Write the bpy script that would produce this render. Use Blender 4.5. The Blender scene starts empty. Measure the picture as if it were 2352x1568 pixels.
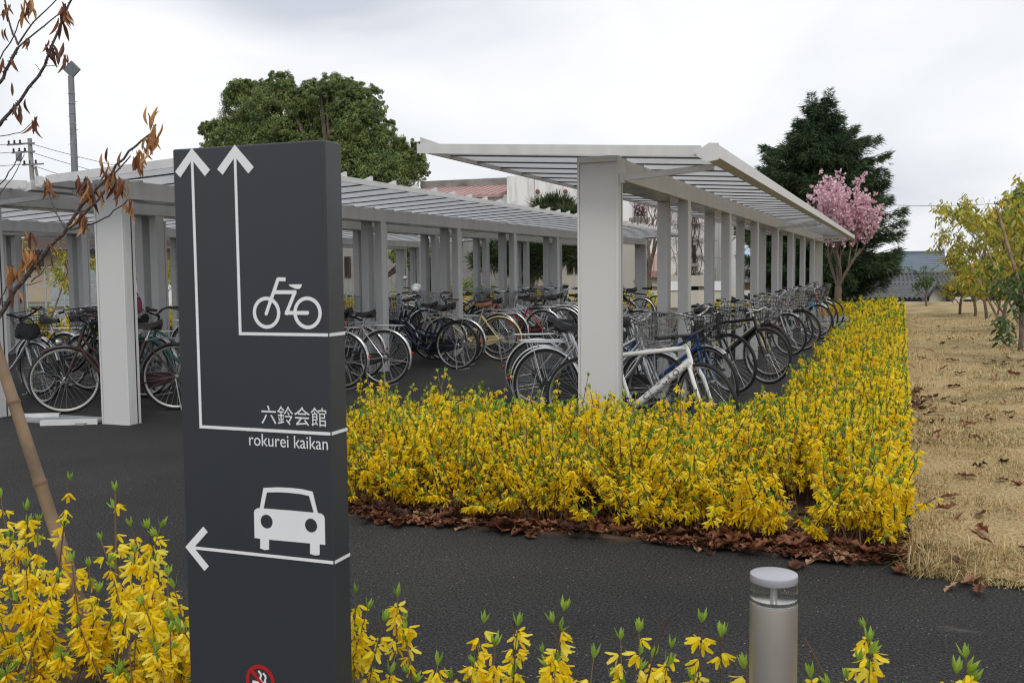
import bpy, bmesh, math, random
import numpy as np
from mathutils import Vector, Matrix, Euler
random.seed(7); rng = np.random.default_rng(11)
scene = bpy.context.scene
COL = scene.collection
R_ = math.radians
# ------------------------------------------------------------------ camera
FPX, CAMH = 2287.0, 1.42                      # focal length in 2352-px-wide image units, eye height
YAW, PIT, ROLL = R_(20.6), R_(-4.1), R_(0.57)
_f = np.array([-math.sin(YAW)*math.cos(PIT), math.cos(YAW)*math.cos(PIT), math.sin(PIT)])
_r0 = np.array([math.cos(YAW), math.sin(YAW), 0]); _u0 = np.cross(_r0, _f)
_r = _r0*math.cos(ROLL)-_u0*math.sin(ROLL); _u = _u0*math.cos(ROLL)+_r0*math.sin(ROLL)
CAM = np.array([0, 0, CAMH])
cam = bpy.data.cameras.new('camera'); camo = bpy.data.objects.new('camera', cam); COL.objects.link(camo)
M = Matrix(((_r[0], _u[0], -_f[0], 0), (_r[1], _u[1], -_f[1], 0), (_r[2], _u[2], -_f[2], CAMH), (0, 0, 0, 1)))
camo.matrix_world = M
cam.sensor_width = 36; cam.lens = 36*FPX/2352; cam.clip_start = .05; cam.clip_end = 9000
cam.dof.use_dof = True; cam.dof.focus_distance = 9.0; cam.dof.aperture_fstop = 13.0
scene.camera = camo
# ------------------------------------------------------------------ world: bright overcast
world = bpy.data.worlds.new('World'); scene.world = world; world.use_nodes = True
nt = world.node_tree; nt.nodes.clear()
def N(t, kind, **kw):
    n = t.nodes.new(kind)
    for k, v in kw.items(): setattr(n, k, v)
    return n
SUN_EL, SUN_AZ = R_(52), R_(150)              # sun veiled by cloud, behind the camera to the right
sky = N(nt, 'ShaderNodeTexSky', sky_type='NISHITA'); sky.sun_disc = False
sky.sun_elevation = SUN_EL; sky.sun_rotation = SUN_AZ
sk = N(nt, 'ShaderNodeMix', data_type='RGBA', blend_type='MULTIPLY'); sk.inputs[0].default_value = 1
nt.links.new(sky.outputs[0], sk.inputs[6]); sk.inputs[7].default_value = (.1, .1, .1, 1)
tc = N(nt, 'ShaderNodeTexCoord')
mp = N(nt, 'ShaderNodeMapping'); mp.inputs['Scale'].default_value = (1.1, 1.1, 2.6); mp.inputs['Location'].default_value = (.35, .9, .2)
nt.links.new(tc.outputs['Generated'], mp.inputs['Vector'])
nz = N(nt, 'ShaderNodeTexNoise'); nz.inputs['Scale'].default_value = 2.1; nz.inputs['Detail'].default_value = 5; nz.inputs['Roughness'].default_value = .46
nz.inputs['Distortion'].default_value = .35
nt.links.new(mp.outputs[0], nz.inputs['Vector'])
rp = N(nt, 'ShaderNodeValToRGB')
e = rp.color_ramp.elements; e[0].position = .33; e[0].color = (.62, .65, .72, 1); e[1].position = .60; e[1].color = (.985, .99, 1.0, 1)
rp.color_ramp.elements.new(.47).color = (.83, .85, .89, 1)
nt.links.new(nz.outputs[0], rp.inputs[0])
mx = N(nt, 'ShaderNodeMix', data_type='RGBA'); mx.inputs[0].default_value = .93
nt.links.new(sk.outputs[2], mx.inputs[6]); nt.links.new(rp.outputs[0], mx.inputs[7])
bg = N(nt, 'ShaderNodeBackground'); bg.inputs[1].default_value = 1.0
nt.links.new(mx.outputs[2], bg.inputs[0])
wo = N(nt, 'ShaderNodeOutputWorld'); nt.links.new(bg.outputs[0], wo.inputs[0])
sl = bpy.data.lights.new('sun', 'SUN'); sl.energy = 1.4; sl.angle = R_(24); sl.color = (1, .965, .91)
so = bpy.data.objects.new('sun', sl); COL.objects.link(so)
sd = Vector((math.sin(SUN_AZ)*math.cos(SUN_EL), math.cos(SUN_AZ)*math.cos(SUN_EL), math.sin(SUN_EL)))
so.rotation_euler = sd.to_track_quat('Z', 'Y').to_euler()
vs = scene.view_settings; vs.view_transform = 'Standard'; vs.look = 'None'; vs.exposure = 0.1; vs.gamma = 1; vs.use_curve_mapping = False
scene.render.engine = 'CYCLES'
scene.cycles.filter_width = 1.15; scene.cycles.max_bounces = 6; scene.cycles.transparent_max_bounces = 12
# ------------------------------------------------------------------ photo pixel -> place
K = 2352/4096.
def ray(u, v): return _f+_r*(u-1176)/FPX+_u*(784-v)/FPX
def g(u, v, z=0.0):
    d = ray(u, v); t = (z-CAMH)/d[2]; return CAM+d*t
def atY(u, v, Y):
    d = ray(u, v); return CAM+d*(Y/d[1])
def crop(x0, y0, s): return lambda x, y: ((x0+x/s)*K, (y0+y/s)*K)
c1 = crop(1360, 1050, 2.2615); c3 = crop(0, 1100, 2.24); cA3 = crop(2300, 1050, 2.138)
c5 = crop(680, 540, 2.8); c6 = crop(680, 1050, 1.96); c7 = crop(680, 1850, 1.78); c8b = crop(1360, 2100, 1.434); c6b = crop(3100, 1800, 1.684)
# ------------------------------------------------------------------ materials
MATS = {}
def mat(name, col, rough=.6, metal=0, var=.12, scale=6.0, bump=0, transl=0, attr=None, spec=.5, coord='Object', detail=4, stretch=None):
    """principled material with noise variation; attr = colour ramp driven by the per-face 'rnd' attribute"""
    if name in MATS: return MATS[name]
    m = bpy.data.materials.new(name); m.use_nodes = True; t = m.node_tree; t.nodes.clear()
    out = N(t, 'ShaderNodeOutputMaterial'); p = N(t, 'ShaderNodeBsdfPrincipled')
    p.inputs['Roughness'].default_value = rough; p.inputs['Metallic'].default_value = metal; p.inputs['Specular IOR Level'].default_value = spec
    if attr:
        a = N(t, 'ShaderNodeAttribute'); a.attribute_name = 'rnd'
        r = N(t, 'ShaderNodeValToRGB'); els = r.color_ramp.elements
        while len(els) < len(attr): els.new(.5)
        for i, (pos, c) in enumerate(attr): els[i].position = pos; els[i].color = (*c, 1)
        t.links.new(a.outputs['Fac'], r.inputs[0]); csock = r.outputs[0]
    else:
        c = N(t, 'ShaderNodeTexCoord'); n = N(t, 'ShaderNodeTexNoise'); n.inputs['Scale'].default_value = scale; n.inputs['Detail'].default_value = detail
        if stretch:
            q = N(t, 'ShaderNodeMapping'); q.inputs['Scale'].default_value = stretch; t.links.new(c.outputs[coord], q.inputs[0]); t.links.new(q.outputs[0], n.inputs['Vector'])
        else: t.links.new(c.outputs[coord], n.inputs['Vector'])
        r = N(t, 'ShaderNodeValToRGB'); els = r.color_ramp.elements
        els[0].position = .3; els[1].position = .7
        els[0].color = (*[max(0, x*(1-var)) for x in col], 1); els[1].color = (*[min(1, x*(1+var)) for x in col], 1)
        t.links.new(n.outputs[0], r.inputs[0]); csock = r.outputs[0]
        rr = N(t, 'ShaderNodeMapRange'); rr.inputs[3].default_value = max(.02, rough-.06); rr.inputs[4].default_value = min(1, rough+.08)
        t.links.new(n.outputs[0], rr.inputs[0]); t.links.new(rr.outputs[0], p.inputs['Roughness'])
        if bump:
            b = N(t, 'ShaderNodeBump'); b.inputs['Strength'].default_value = bump; b.inputs['Distance'].default_value = .02
            t.links.new(n.outputs[0], b.inputs['Height']); t.links.new(b.outputs[0], p.inputs['Normal'])
    t.links.new(csock, p.inputs['Base Color'])
    if transl:
        tr = N(t, 'ShaderNodeBsdfTranslucent'); t.links.new(csock, tr.inputs[0])
        ms = N(t, 'ShaderNodeMixShader'); ms.inputs[0].default_value = transl
        t.links.new(p.outputs[0], ms.inputs[1]); t.links.new(tr.outputs[0], ms.inputs[2]); t.links.new(ms.outputs[0], out.inputs[0])
    else: t.links.new(p.outputs[0], out.inputs[0])
    MATS[name] = m; return m
def glass(name, col=(1, 1, 1), rough=.02, alpha=None):
    m = bpy.data.materials.new(name); m.use_nodes = True; p = m.node_tree.nodes['Principled BSDF']
    p.inputs['Base Color'].default_value = (*col, 1); p.inputs['Roughness'].default_value = rough
    p.inputs['Transmission Weight'].default_value = 1; p.inputs['IOR'].default_value = 1.45
    return m
ALU = mat('painted_aluminium', (.60, .60, .595), .42, var=.085, scale=2.2, stretch=(3, 3, .35))
ALU2 = mat('painted_aluminium_panel', (.58, .578, .57), .5, var=.035, scale=.9)
SOFF = mat('polished_soffit', (.50, .49, .46), .22, metal=.75, var=.08, scale=2)
GASK = mat('black_gasket', (.025, .025, .027), .6)
POLY = mat('white_polycarbonate', (.74, .745, .755), .35, var=.04, scale=1.5, transl=.70)
CHROME = mat('polished_steel', (.62, .62, .62), .24, metal=.9, var=.1, scale=20)
STEEL = mat('dull_steel', (.42, .42, .42), .4, metal=.8, var=.15, scale=20)
FEND = mat('stainless_fender', (.72, .72, .72), .26, metal=.85, var=.06, scale=12)
RUB = mat('tyre_rubber', (.018, .018, .018), .75, var=.3, scale=30)
BLK = mat('black_plastic', (.02, .02, .022), .45, var=.25, scale=12)
BROWNL = mat('brown_leatherette', (.045, .028, .022), .5, var=.2, scale=14)
TAN = mat('tan_leatherette', (.25, .10, .05), .5, var=.15, scale=14)
REDL = mat('red_reflector', (.45, .02, .02), .25)
WHITEP = mat('white_lettering', (.80, .81, .81), .5, var=.02)
SIGNM = mat('charcoal_sign_paint', (.032, .037, .043), .42, var=.06, scale=2.5)
# ------------------------------------------------------------------ mesh builder
class MB:
    def __init__(s): s.v = []; s.f = []
    def add(s, V, F):
        o = len(s.v); s.v += [tuple(p) for p in V]; s.f += [tuple(i+o for i in q) for q in F]; return s
    def box(s, c, d, rot=None):
        hx, hy, hz = d[0]/2, d[1]/2, d[2]/2
        P = [Vector((x*hx, y*hy, z*hz)) for x in (-1, 1) for y in (-1, 1) for z in (-1, 1)]
        if rot is not None: P = [rot @ p for p in P]
        c = Vector(c); P = [p+c for p in P]
        return s.add(P, [(0, 1, 3, 2), (4, 6, 7, 5), (0, 4, 5, 1), (2, 3, 7, 6), (0, 2, 6, 4), (1, 5, 7, 3)])
    def b2(s, a, b): return s.box([(a[i]+b[i])/2 for i in range(3)], [abs(b[i]-a[i]) for i in range(3)])
    def tube(s, pts, r, seg=6, cap=True, close=False, flat=None):
        """swept tube; r float or list; flat = (axis Vector, factor) squashes the section"""
        pts = [Vector(p) for p in pts]; n = len(pts)
        if not hasattr(r, '__len__'): r = [r]*n
        V = []; prev = None
        for i, p in enumerate(pts):
            if close: t = pts[(i+1) % n]-pts[i-1]
            else: t = pts[min(i+1, n-1)]-pts[max(i-1, 0)]
            if t.length < 1e-9: t = Vector((0, 0, 1))
            t.normalize()
            if prev is None:
                a = Vector((0, 0, 1)) if abs(t.z) < .9 else Vector((0, 1, 0))
                x = t.cross(a).normalized()
            else:
                x = prev-t*prev.dot(t); x = x.normalized() if x.length > 1e-6 else t.orthogonal().normalized()
            prev = x; y = t.cross(x)
            for k in range(seg):
                a = 2*math.pi*k/seg; V.append(p+(x*math.cos(a)+y*math.sin(a))*r[i])
        F = []; m = n if close else n-1
        for i in range(m):
            j = (i+1) % n
            for k in range(seg):
                l = (k+1) % seg; F.append((i*seg+k, i*seg+l, j*seg+l, j*seg+k))
        if cap and not close: F += [tuple(range(seg))[::-1], tuple((n-1)*seg+k for k in range(seg))]
        return s.add(V, F)
    def ring(s, c, R, r, n=32, seg=6, axis='y', rz=1.0):
        c = Vector(c); V = []; F = []
        for i in range(n):
            a = 2*math.pi*i/n
            for k in range(seg):
                b = 2*math.pi*k/seg; rad = R+r*math.cos(b)*rz; w = r*math.sin(b)
                q = {'y': (rad*math.cos(a), w, rad*math.sin(a)), 'z': (rad*math.cos(a), rad*math.sin(a), w), 'x': (w, rad*math.cos(a), rad*math.sin(a))}[axis]
                V.append(c+Vector(q))
        for i in range(n):
            for k in range(seg):
                F.append((i*seg+k, i*seg+(k+1) % seg, ((i+1) % n)*seg+(k+1) % seg, ((i+1) % n)*seg+k))
        return s.add(V, F)
    def lathe(s, prof, c=(0, 0, 0), n=20, axis='z'):
        V = []; F = []
        for (r, z) in prof:
            for k in range(n):
                a = 2*math.pi*k/n; q = {'z': (r*math.cos(a), r*math.sin(a), z), 'y': (r*math.cos(a), z, r*math.sin(a)), 'x': (z, r*math.cos(a), r*math.sin(a))}[axis]
                V.append((c[0]+q[0], c[1]+q[1], c[2]+q[2]))
        m = len(prof)
        for i in range(m-1):
            for k in range(n): F.append((i*n+k, i*n+(k+1) % n, (i+1)*n+(k+1) % n, (i+1)*n+k))
        F += [tuple(range(n))[::-1], tuple((m-1)*n+k for k in range(n))]
        return s.add(V, F)
    def prism(s, poly, frame, h):
        """polygon (a,b) extruded by h; frame(a,b,w) -> 3D"""
        n = len(poly); V = [frame(a, b, 0) for a, b in poly]+[frame(a, b, h) for a, b in poly]
        F = [tuple(range(n))[::-1], tuple(range(n, 2*n))]+[(i, (i+1) % n, n+(i+1) % n, n+i) for i in range(n)]
        return s.add(V, F)
    def mesh(s, name, smooth=False, angle=None):
        me = bpy.data.meshes.new(name); me.from_pydata([tuple(p) for p in s.v], [], s.f); me.update()
        bm = bmesh.new(); bm.from_mesh(me); bmesh.ops.recalc_face_normals(bm, faces=bm.faces[:]); bm.to_mesh(me); bm.free()
        if smooth:
            me.shade_smooth() if hasattr(me, 'shade_smooth') else None
            if angle: me.set_sharp_from_angle(angle=R_(angle))
        return me
    def obj(s, name, m, parent=None, smooth=False, bevel=0, angle=40):
        o = ob(name, s.mesh(name, smooth, angle), m, parent)
        if bevel:
            b = o.modifiers.new('bevel', 'BEVEL'); b.width = bevel; b.segments = 2; b.limit_method = 'ANGLE'
        return o
def ob(name, me, m=None, parent=None, loc=None, rot=None):
    o = bpy.data.objects.new(name, me); COL.objects.link(o)
    if m is not None:
        if len(me.materials) == 0: me.materials.append(m)
        if me.materials[0] is not m:
            o.material_slots[0].link = 'OBJECT'; o.material_slots[0].material = m
    if parent: o.parent = parent
    if loc is not None: o.location = loc
    if rot is not None: o.rotation_euler = rot
    return o
def tag(o, label=None, cat=None, group=None, kind=None):
    if label: o['label'] = label
    if cat: o['category'] = cat
    if group: o['group'] = group
    if kind: o['kind'] = kind
    return o
def thing(name, label, cat, loc=(0, 0, 0), rz=0, group=None):
    o = bpy.data.objects.new(name, None); COL.objects.link(o); o.location = loc; o.rotation_euler = (0, 0, rz)
    o.empty_display_size = .1
    return tag(o, label, cat, group)
def mesh_np(name, V, F, rnd=None, smooth=False):
    """V (n,3), F (m,k) arrays -> mesh, rnd: per-vertex float"""
    V = np.ascontiguousarray(V, dtype=np.float32); F = np.ascontiguousarray(F, dtype=np.int32)
    me = bpy.data.meshes.new(name); k = F.shape[1]
    me.vertices.add(len(V)); me.vertices.foreach_set('co', V.ravel())
    me.loops.add(F.size); me.loops.foreach_set('vertex_index', F.ravel())
    me.polygons.add(len(F)); me.polygons.foreach_set('loop_start', np.arange(0, F.size, k, dtype=np.int32))
    if smooth: me.polygons.foreach_set('use_smooth', np.ones(len(F), dtype=bool))
    if rnd is not None:
        at = me.attributes.new('rnd', 'FLOAT', 'POINT'); at.data.foreach_set('value', np.ascontiguousarray(rnd, dtype=np.float32))
    me.update(); me.validate(); return me
def frames(d, spin=None):
    """rotation matrices (m,3,3) whose local z goes to d"""
    d = d/np.maximum(np.linalg.norm(d, axis=1, keepdims=True), 1e-9); m = len(d)
    a = np.where(np.abs(d[:, 2:3]) < .95, np.array([[0, 0, 1.]]), np.array([[1., 0, 0]]))
    x = np.cross(a, d); x /= np.linalg.norm(x, axis=1, keepdims=True); y = np.cross(d, x)
    if spin is None: spin = rng.uniform(0, 6.283, m)
    c, s = np.cos(spin)[:, None], np.sin(spin)[:, None]
    return np.stack([x*c+y*s, -x*s+y*c, d], axis=2)
def scatter(T, TF, P, Rm, S, rnd=None):
    """instances of template (T verts, TF faces) -> big arrays"""
    m, n = len(P), len(T); S = np.asarray(S, float).reshape(m, 1, -1)
    V = np.einsum('mij,mnj->mni', Rm, T[None]*S)+P[:, None, :]
    F = (TF[None]+(np.arange(m)*n)[:, None, None]).reshape(-1, TF.shape[1])
    if rnd is None: rnd = rng.random(m)
    return V.reshape(-1, 3), F, np.repeat(rnd, n)
def join_np(parts):
    Vs, Fs, Rs, o = [], [], [], 0
    for V, F, r in parts: Vs.append(V); Fs.append(F+o); Rs.append(r); o += len(V)
    return np.concatenate(Vs), np.concatenate(Fs), np.concatenate(Rs)
def tubes_np(paths, radii, seg=3):
    """many polylines (m,k,3) with radii (m,k) -> arrays of quads"""
    P = np.asarray(paths, float); m, k, _ = P.shape; r = np.asarray(radii, float)
    t = np.gradient(P, axis=1); t /= np.maximum(np.linalg.norm(t, axis=2, keepdims=True), 1e-9)
    a = np.where(np.abs(t[..., 2:3]) < .9, np.array([0, 0, 1.]), np.array([1., 0, 0]))
    x = np.cross(t, a); x /= np.linalg.norm(x, axis=2, keepdims=True); y = np.cross(t, x)
    an = np.arange(seg)*2*math.pi/seg
    V = P[:, :, None]+(x[:, :, None]*np.cos(an)[:, None]+y[:, :, None]*np.sin(an)[:, None])*r[:, :, None, None]
    idx = np.arange(m*k*seg).reshape(m, k, seg); nx = np.roll(idx, -1, axis=2)
    F = np.stack([idx[:, :-1], nx[:, :-1], nx[:, 1:], idx[:, 1:]], axis=-1).reshape(-1, 4)
    return V.reshape(-1, 3), F, np.repeat(rng.random(m), k*seg)
# ================================================================== SETTING
def sm(x): x = np.clip(x, 0, 1); return x*x*(3-2*x)
def terrain_z(X, Y):
    return -3.2*sm((Y-41)/7.)*sm((X+9.5)/3.)
# one sheet to the horizon
gx = np.concatenate([[-4000, -900, -250], np.linspace(-80, 80, 81), [250, 900, 4000]]); gy = np.concatenate([[-300, -60], np.linspace(-10, 100, 56), [250, 900, 6000]])
GX, GY = np.meshgrid(gx, gy); GZ = terrain_z(GX, GY)-.06
nxn, nyn = len(gx), len(gy); I = np.arange(nxn*nyn).reshape(nyn, nxn)
TF = np.stack([I[:-1, :-1], I[:-1, 1:], I[1:, 1:], I[1:, :-1]], -1).reshape(-1, 4)
EARTH = mat('bare_earth', (.10, .085, .06), .95, var=.35, scale=.8)
tag(ob('ground', mesh_np('ground', np.stack([GX, GY, GZ], -1).reshape(-1, 3), TF), EARTH), kind='structure')
# asphalt with aggregate, patches and pale scuffs
def asphalt():
    m = bpy.data.materials.new('asphalt'); m.use_nodes = True; t = m.node_tree; p = t.nodes['Principled BSDF']
    tc = N(t, 'ShaderNodeTexCoord')
    def noise(s, d=4, ro=.55, sc=None):
        n = N(t, 'ShaderNodeTexNoise'); n.inputs['Scale'].default_value = s; n.inputs['Detail'].default_value = d; n.inputs['Roughness'].default_value = ro
        if sc:
            mp = N(t, 'ShaderNodeMapping'); mp.inputs['Scale'].default_value = sc; t.links.new(tc.outputs['Object'], mp.inputs[0]); t.links.new(mp.outputs[0], n.inputs['Vector'])
        else: t.links.new(tc.outputs['Object'], n.inputs['Vector'])
        return n
    def ramp(src, stops):
        r = N(t, 'ShaderNodeValToRGB'); els = r.color_ramp.elements
        while len(els) < len(stops): els.new(.5)
        for i, (q, c) in enumerate(stops): els[i].position = q; els[i].color = (*c, 1)
        t.links.new(src, r.inputs[0]); return r
    def mixc(f, a, b, mode='MIX'):
        x = N(t, 'ShaderNodeMix', data_type='RGBA', blend_type=mode)
        if hasattr(f, 'links'): t.links.new(f, x.inputs[0])
        else: x.inputs[0].default_value = f
        for s, q in ((6, a), (7, b)):
            if hasattr(q, 'links'): t.links.new(q, x.inputs[s])
            else: x.inputs[s].default_value = (*q, 1)
        return x.outputs[2]
    base = ramp(noise(.55, 5).outputs[0], [(.35, (.021, .021, .0215)), (.65, (.036, .0352, .034))]).outputs[0]
    fine = noise(88, 3, .75)
    gr = ramp(fine.outputs[0], [(.38, (.3, .3, .3)), (.5, (.95, .95, .95)), (.63, (2.2, 2.15, 2.1))]).outputs[0]
    c = mixc(1.0, base, gr, 'MULTIPLY')
    vo = N(t, 'ShaderNodeTexVoronoi'); vo.inputs['Scale'].default_value = 42; t.links.new(tc.outputs['Object'], vo.inputs['Vector'])
    sp = ramp(vo.outputs['Distance'], [(.10, (1, 1, 1)), (.16, (0, 0, 0))])
    rnd = ramp(vo.outputs['Color'], [(.78, (0, 0, 0)), (.80, (1, 1, 1))])
    f = mixc(1.0, sp.outputs[0], rnd.outputs[0], 'MULTIPLY')
    c = mixc(f, c, (.26, .255, .24))
    sc = noise(1.1, 9, .72, (.7, 1.7, 1)); st = ramp(sc.outputs[0], [(.63, (0, 0, 0)), (.70, (.38, .38, .38))])
    c = mixc(st.outputs[0], c, (.155, .145, .13))
    t.links.new(c, p.inputs['Base Color']); p.inputs['Roughness'].default_value = .88; p.inputs['Specular IOR Level'].default_value = .22
    b = N(t, 'ShaderNodeBump'); b.inputs['Strength'].default_value = .4; b.inputs['Distance'].default_value = .006
    t.links.new(fine.outputs[0], b.inputs['Height']); t.links.new(b.outputs[0], p.inputs['Normal'])
    return m
ASPH = asphalt()
def sheet(name, x0, x1, y0, y1, z, m, nx=2, ny=2, zf=None):
    xs = np.linspace(x0, x1, nx); ys = np.linspace(y0, y1, ny); X, Y = np.meshgrid(xs, ys); Z = np.full_like(X, z) if zf is None else zf(X, Y)+z
    I = np.arange(nx*ny).reshape(ny, nx); F = np.stack([I[:-1, :-1], I[:-1, 1:], I[1:, 1:], I[1:, :-1]], -1).reshape(-1, 4)
    return tag(ob(name, mesh_np(name, np.stack([X, Y, Z], -1).reshape(-1, 3), F), m), kind='structure')
sheet('pavement', -40, 14, -6, 31.5, 0, ASPH)
ASPH2 = mat('worn_road', (.15, .15, .15), .85, var=.15, scale=3)
road = sheet('road', -60, -19.5, 21.5, 31, .012, ASPH2)
for (x0, y0, x1, y1) in [(-34, 24.2, -21, 24.32), (-36, 27.5, -21, 27.64), (-30, 22.6, -29.85, 24), (-26.5, 22.6, -26.35, 24), (-23.5, 22.6, -23.35, 24)]:
    MB().b2((x0, y0, .013), (x1, y1, .018)).obj('painted_line', WHITEP, road)
# lawn
def rotA(x, y): return (x+.0135*(y-7.6), y)       # the right-hand shelter, bed and lawn edge run very slightly skewed
def lawn_mat():
    m = bpy.data.materials.new('dry_turf'); m.use_nodes = True; t = m.node_tree; p = t.nodes['Principled BSDF']; p.inputs['Roughness'].default_value = .95
    tc = N(t, 'ShaderNodeTexCoord'); n1 = N(t, 'ShaderNodeTexNoise'); n1.inputs['Scale'].default_value = 1.1; n1.inputs['Detail'].default_value = 6
    n2 = N(t, 'ShaderNodeTexNoise'); n2.inputs['Scale'].default_value = 60; n2.inputs['Detail'].default_value = 4
    for n in (n1, n2): t.links.new(tc.outputs['Object'], n.inputs['Vector'])
    r = N(t, 'ShaderNodeValToRGB'); els = r.color_ramp.elements; els[0].position = .28; els[0].color = (.15, .13, .05, 1); els[1].position = .50; els[1].color = (.44, .325, .155, 1)
    els.new(.75).color = (.52, .38, .19, 1)
    t.links.new(n1.outputs[0], r.inputs[0])
    r2 = N(t, 'ShaderNodeValToRGB'); r2.color_ramp.elements[0].color = (.5, .5, .5, 1); r2.color_ramp.elements[0].position = .3; r2.color_ramp.elements[1].color = (1.15, 1.15, 1.15, 1); r2.color_ramp.elements[1].position = .65
    t.links.new(n2.outputs[0], r2.inputs[0])
    x = N(t, 'ShaderNodeMix', data_type='RGBA', blend_type='MULTIPLY'); x.inputs[0].default_value = 1
    t.links.new(r.outputs[0], x.inputs[6]); t.links.new(r2.outputs[0], x.inputs[7]); t.links.new(x.outputs[2], p.inputs['Base Color'])
    b = N(t, 'ShaderNodeBump'); b.inputs['Strength'].default_value = .7; b.inputs['Distance'].default_value = .03; t.links.new(n2.outputs[0], b.inputs['Height']); t.links.new(b.outputs[0], p.inputs['Normal'])
    return m
def lawn_z(X, Y):
    return .075+.03*np.sin(X*.8+1)*np.sin(Y*.45)+.022*np.sin(X*2.1+Y*.9)+.05*sm((X-.2)/2)-.05*sm((Y-20)/18)+terrain_z(X, Y)
LX0 = lambda y: .17+.0135*(y-7.6)
def lawn_edge(x): return 4.86-.09*np.sin(x*1.3)+.03*np.sin(x*7)
ys = np.concatenate([np.linspace(0, 1, 90)**1.6]); xs = np.linspace(0, 1, 60)**1.5
SX, SY = np.meshgrid(xs, ys); LYY = lawn_edge(SX*30)+SY*(45-4.86); LXX = LX0(LYY)+SX*(32)
LZ = lawn_z(LXX, LYY)*sm((LYY-lawn_edge(LXX))/.25+.12)+.008
I = np.arange(LXX.size).reshape(LXX.shape); LF = np.stack([I[:-1, :-1], I[:-1, 1:], I[1:, 1:], I[1:, :-1]], -1).reshape(-1, 4)
tag(ob('lawn', mesh_np('lawn', np.stack([LXX, LYY, LZ], -1).reshape(-1, 3), LF, smooth=True), lawn_mat()), kind='structure')
# dry grass blades on the near lawn
def blades(n, xr, yr, h, w):
    y = yr[0]+(yr[1]-yr[0])*rng.random(n)**1.7; x = LX0(y)+(xr[0]+(xr[1]-xr[0])*rng.random(n)**1.2)
    return x, y, h*(.5+rng.random(n)), w*(.7+.6*rng.random(n))
def grass(n, xr, yr, h, w, droop=.8):
    x, y, hh, ww = blades(n, xr, yr, h, w); ok = y > lawn_edge(x)-.03; x, y, hh, ww = x[ok], y[ok], hh[ok], ww[ok]; n = len(x)
    z = lawn_z(x, y)*sm((y-lawn_edge(x))/.25+.12)
    hh = hh*(.45+.9*sm(.5+.5*np.sin(x*5.3+1.7*np.sin(y*3.1))*np.sin(y*4.1+1.3*np.sin(x*2.7))))
    a = rng.uniform(0, 6.283, n); l = droop*rng.random(n)
    d = np.stack([np.cos(a), np.sin(a), np.zeros(n)], 1); s = np.stack([-np.sin(a), np.cos(a), np.zeros(n)], 1)*ww[:, None]
    P = np.stack([x, y, z], 1); up = np.array([[0, 0, 1.]])
    m1 = P+up*(hh*.62)[:, None]+d*(hh*l*.35)[:, None]; tp = P+up*(hh*np.maximum(.22, 1-.42*l))[:, None]+d*(hh*l)[:, None]
    V = np.stack([P-s, P+s, m1+s*.75, m1-s*.75, tp+s*.1, tp-s*.1], 1).reshape(-1, 3); o = (np.arange(n)*6)[:, None]
    F = np.concatenate([o+np.array([[0, 1, 2, 3]]), o+np.array([[3, 2, 4, 5]])])
    return V, F, np.repeat(rng.random(n), 6)
GV, GF, GR = join_np([grass(60000, (0, 3.2), (4.8, 12), .03, .0024, 2.6), grass(42000, (0, 8), (8, 30), .042, .006, 2.4), grass(3000, (-.02, 3.4), (4.72, 5.1), .07, .0024, 2.0)])
STRAW = mat('straw_blades', (.4, .3, .14), .8, attr=[(0, (.22, .15, .06)), (.10, (.15, .20, .05)), (.2, (.40, .29, .13)), (.7, (.54, .40, .195)), (1, (.70, .56, .32))], transl=.25)
tag(ob('dry_grass', mesh_np('dry_grass', GV, GF, GR), STRAW), 'short dry straw-coloured grass on the lawn', 'grass', kind='stuff')
# planting beds (soil)
SOIL = mat('dark_soil', (.06, .04, .027), .95, var=.4, scale=14, bump=.8)
def bed(name, poly, z=.02):
    b = MB(); b.prism(poly, lambda x, y, w: (x, y, w-.015), z+.015); return tag(b.obj(name, SOIL), kind='structure')
HX0, HX1 = -3.62, .17
bed('planting_bed', [(HX0, 4.99)]+[(HX0+.12*k, 4.985+.035*math.sin(k*1.9)+.02*math.sin(k*4.3)) for k in range(1, 31)]+[(.12, 4.97), (.19, 5.02), rotA(.20, 30.2), rotA(-5.2, 30.2), rotA(-5.2, 27.6), rotA(-.75, 27.6), (-.74, 6.75), (HX0, 6.75)])
bed('near_planting_bed', [(-4.4, 1.75), (3.2, 1.75), (3.2, 2.95), (-4.4, 2.95)])
# concrete kerbs at the far end and by the pavement
CONC = mat('concrete', (.36, .35, .33), .9, var=.15, scale=5, bump=.2)
def kerb(name, a, b, label):
    m = MB(); m.b2((a[0], a[1], 0), (b[0], b[1], .12)); tag(m.obj(name, CONC, bevel=.01), label, 'kerb')
kerb('concrete_kerb', (-5.0, 27.35), (-.5, 27.55), 'concrete kerb in front of the far forsythia hedge')
kerb('concrete_kerb', (-3.0, 24.4), (-.55, 24.52), 'low concrete strip on the pavement near the far bicycles')
# mountains far away, the blue haze of distance put into their colour
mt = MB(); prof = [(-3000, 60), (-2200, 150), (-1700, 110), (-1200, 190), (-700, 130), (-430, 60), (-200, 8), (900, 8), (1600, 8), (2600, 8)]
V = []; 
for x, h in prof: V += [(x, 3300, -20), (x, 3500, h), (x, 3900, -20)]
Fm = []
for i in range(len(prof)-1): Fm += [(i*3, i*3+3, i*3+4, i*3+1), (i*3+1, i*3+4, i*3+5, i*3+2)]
mt.add(V, Fm); tag(mt.obj('hills', mat('haze_tinted_hills', (.34, .44, .55), .95, var=.1, scale=.002)), kind='structure')
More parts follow.
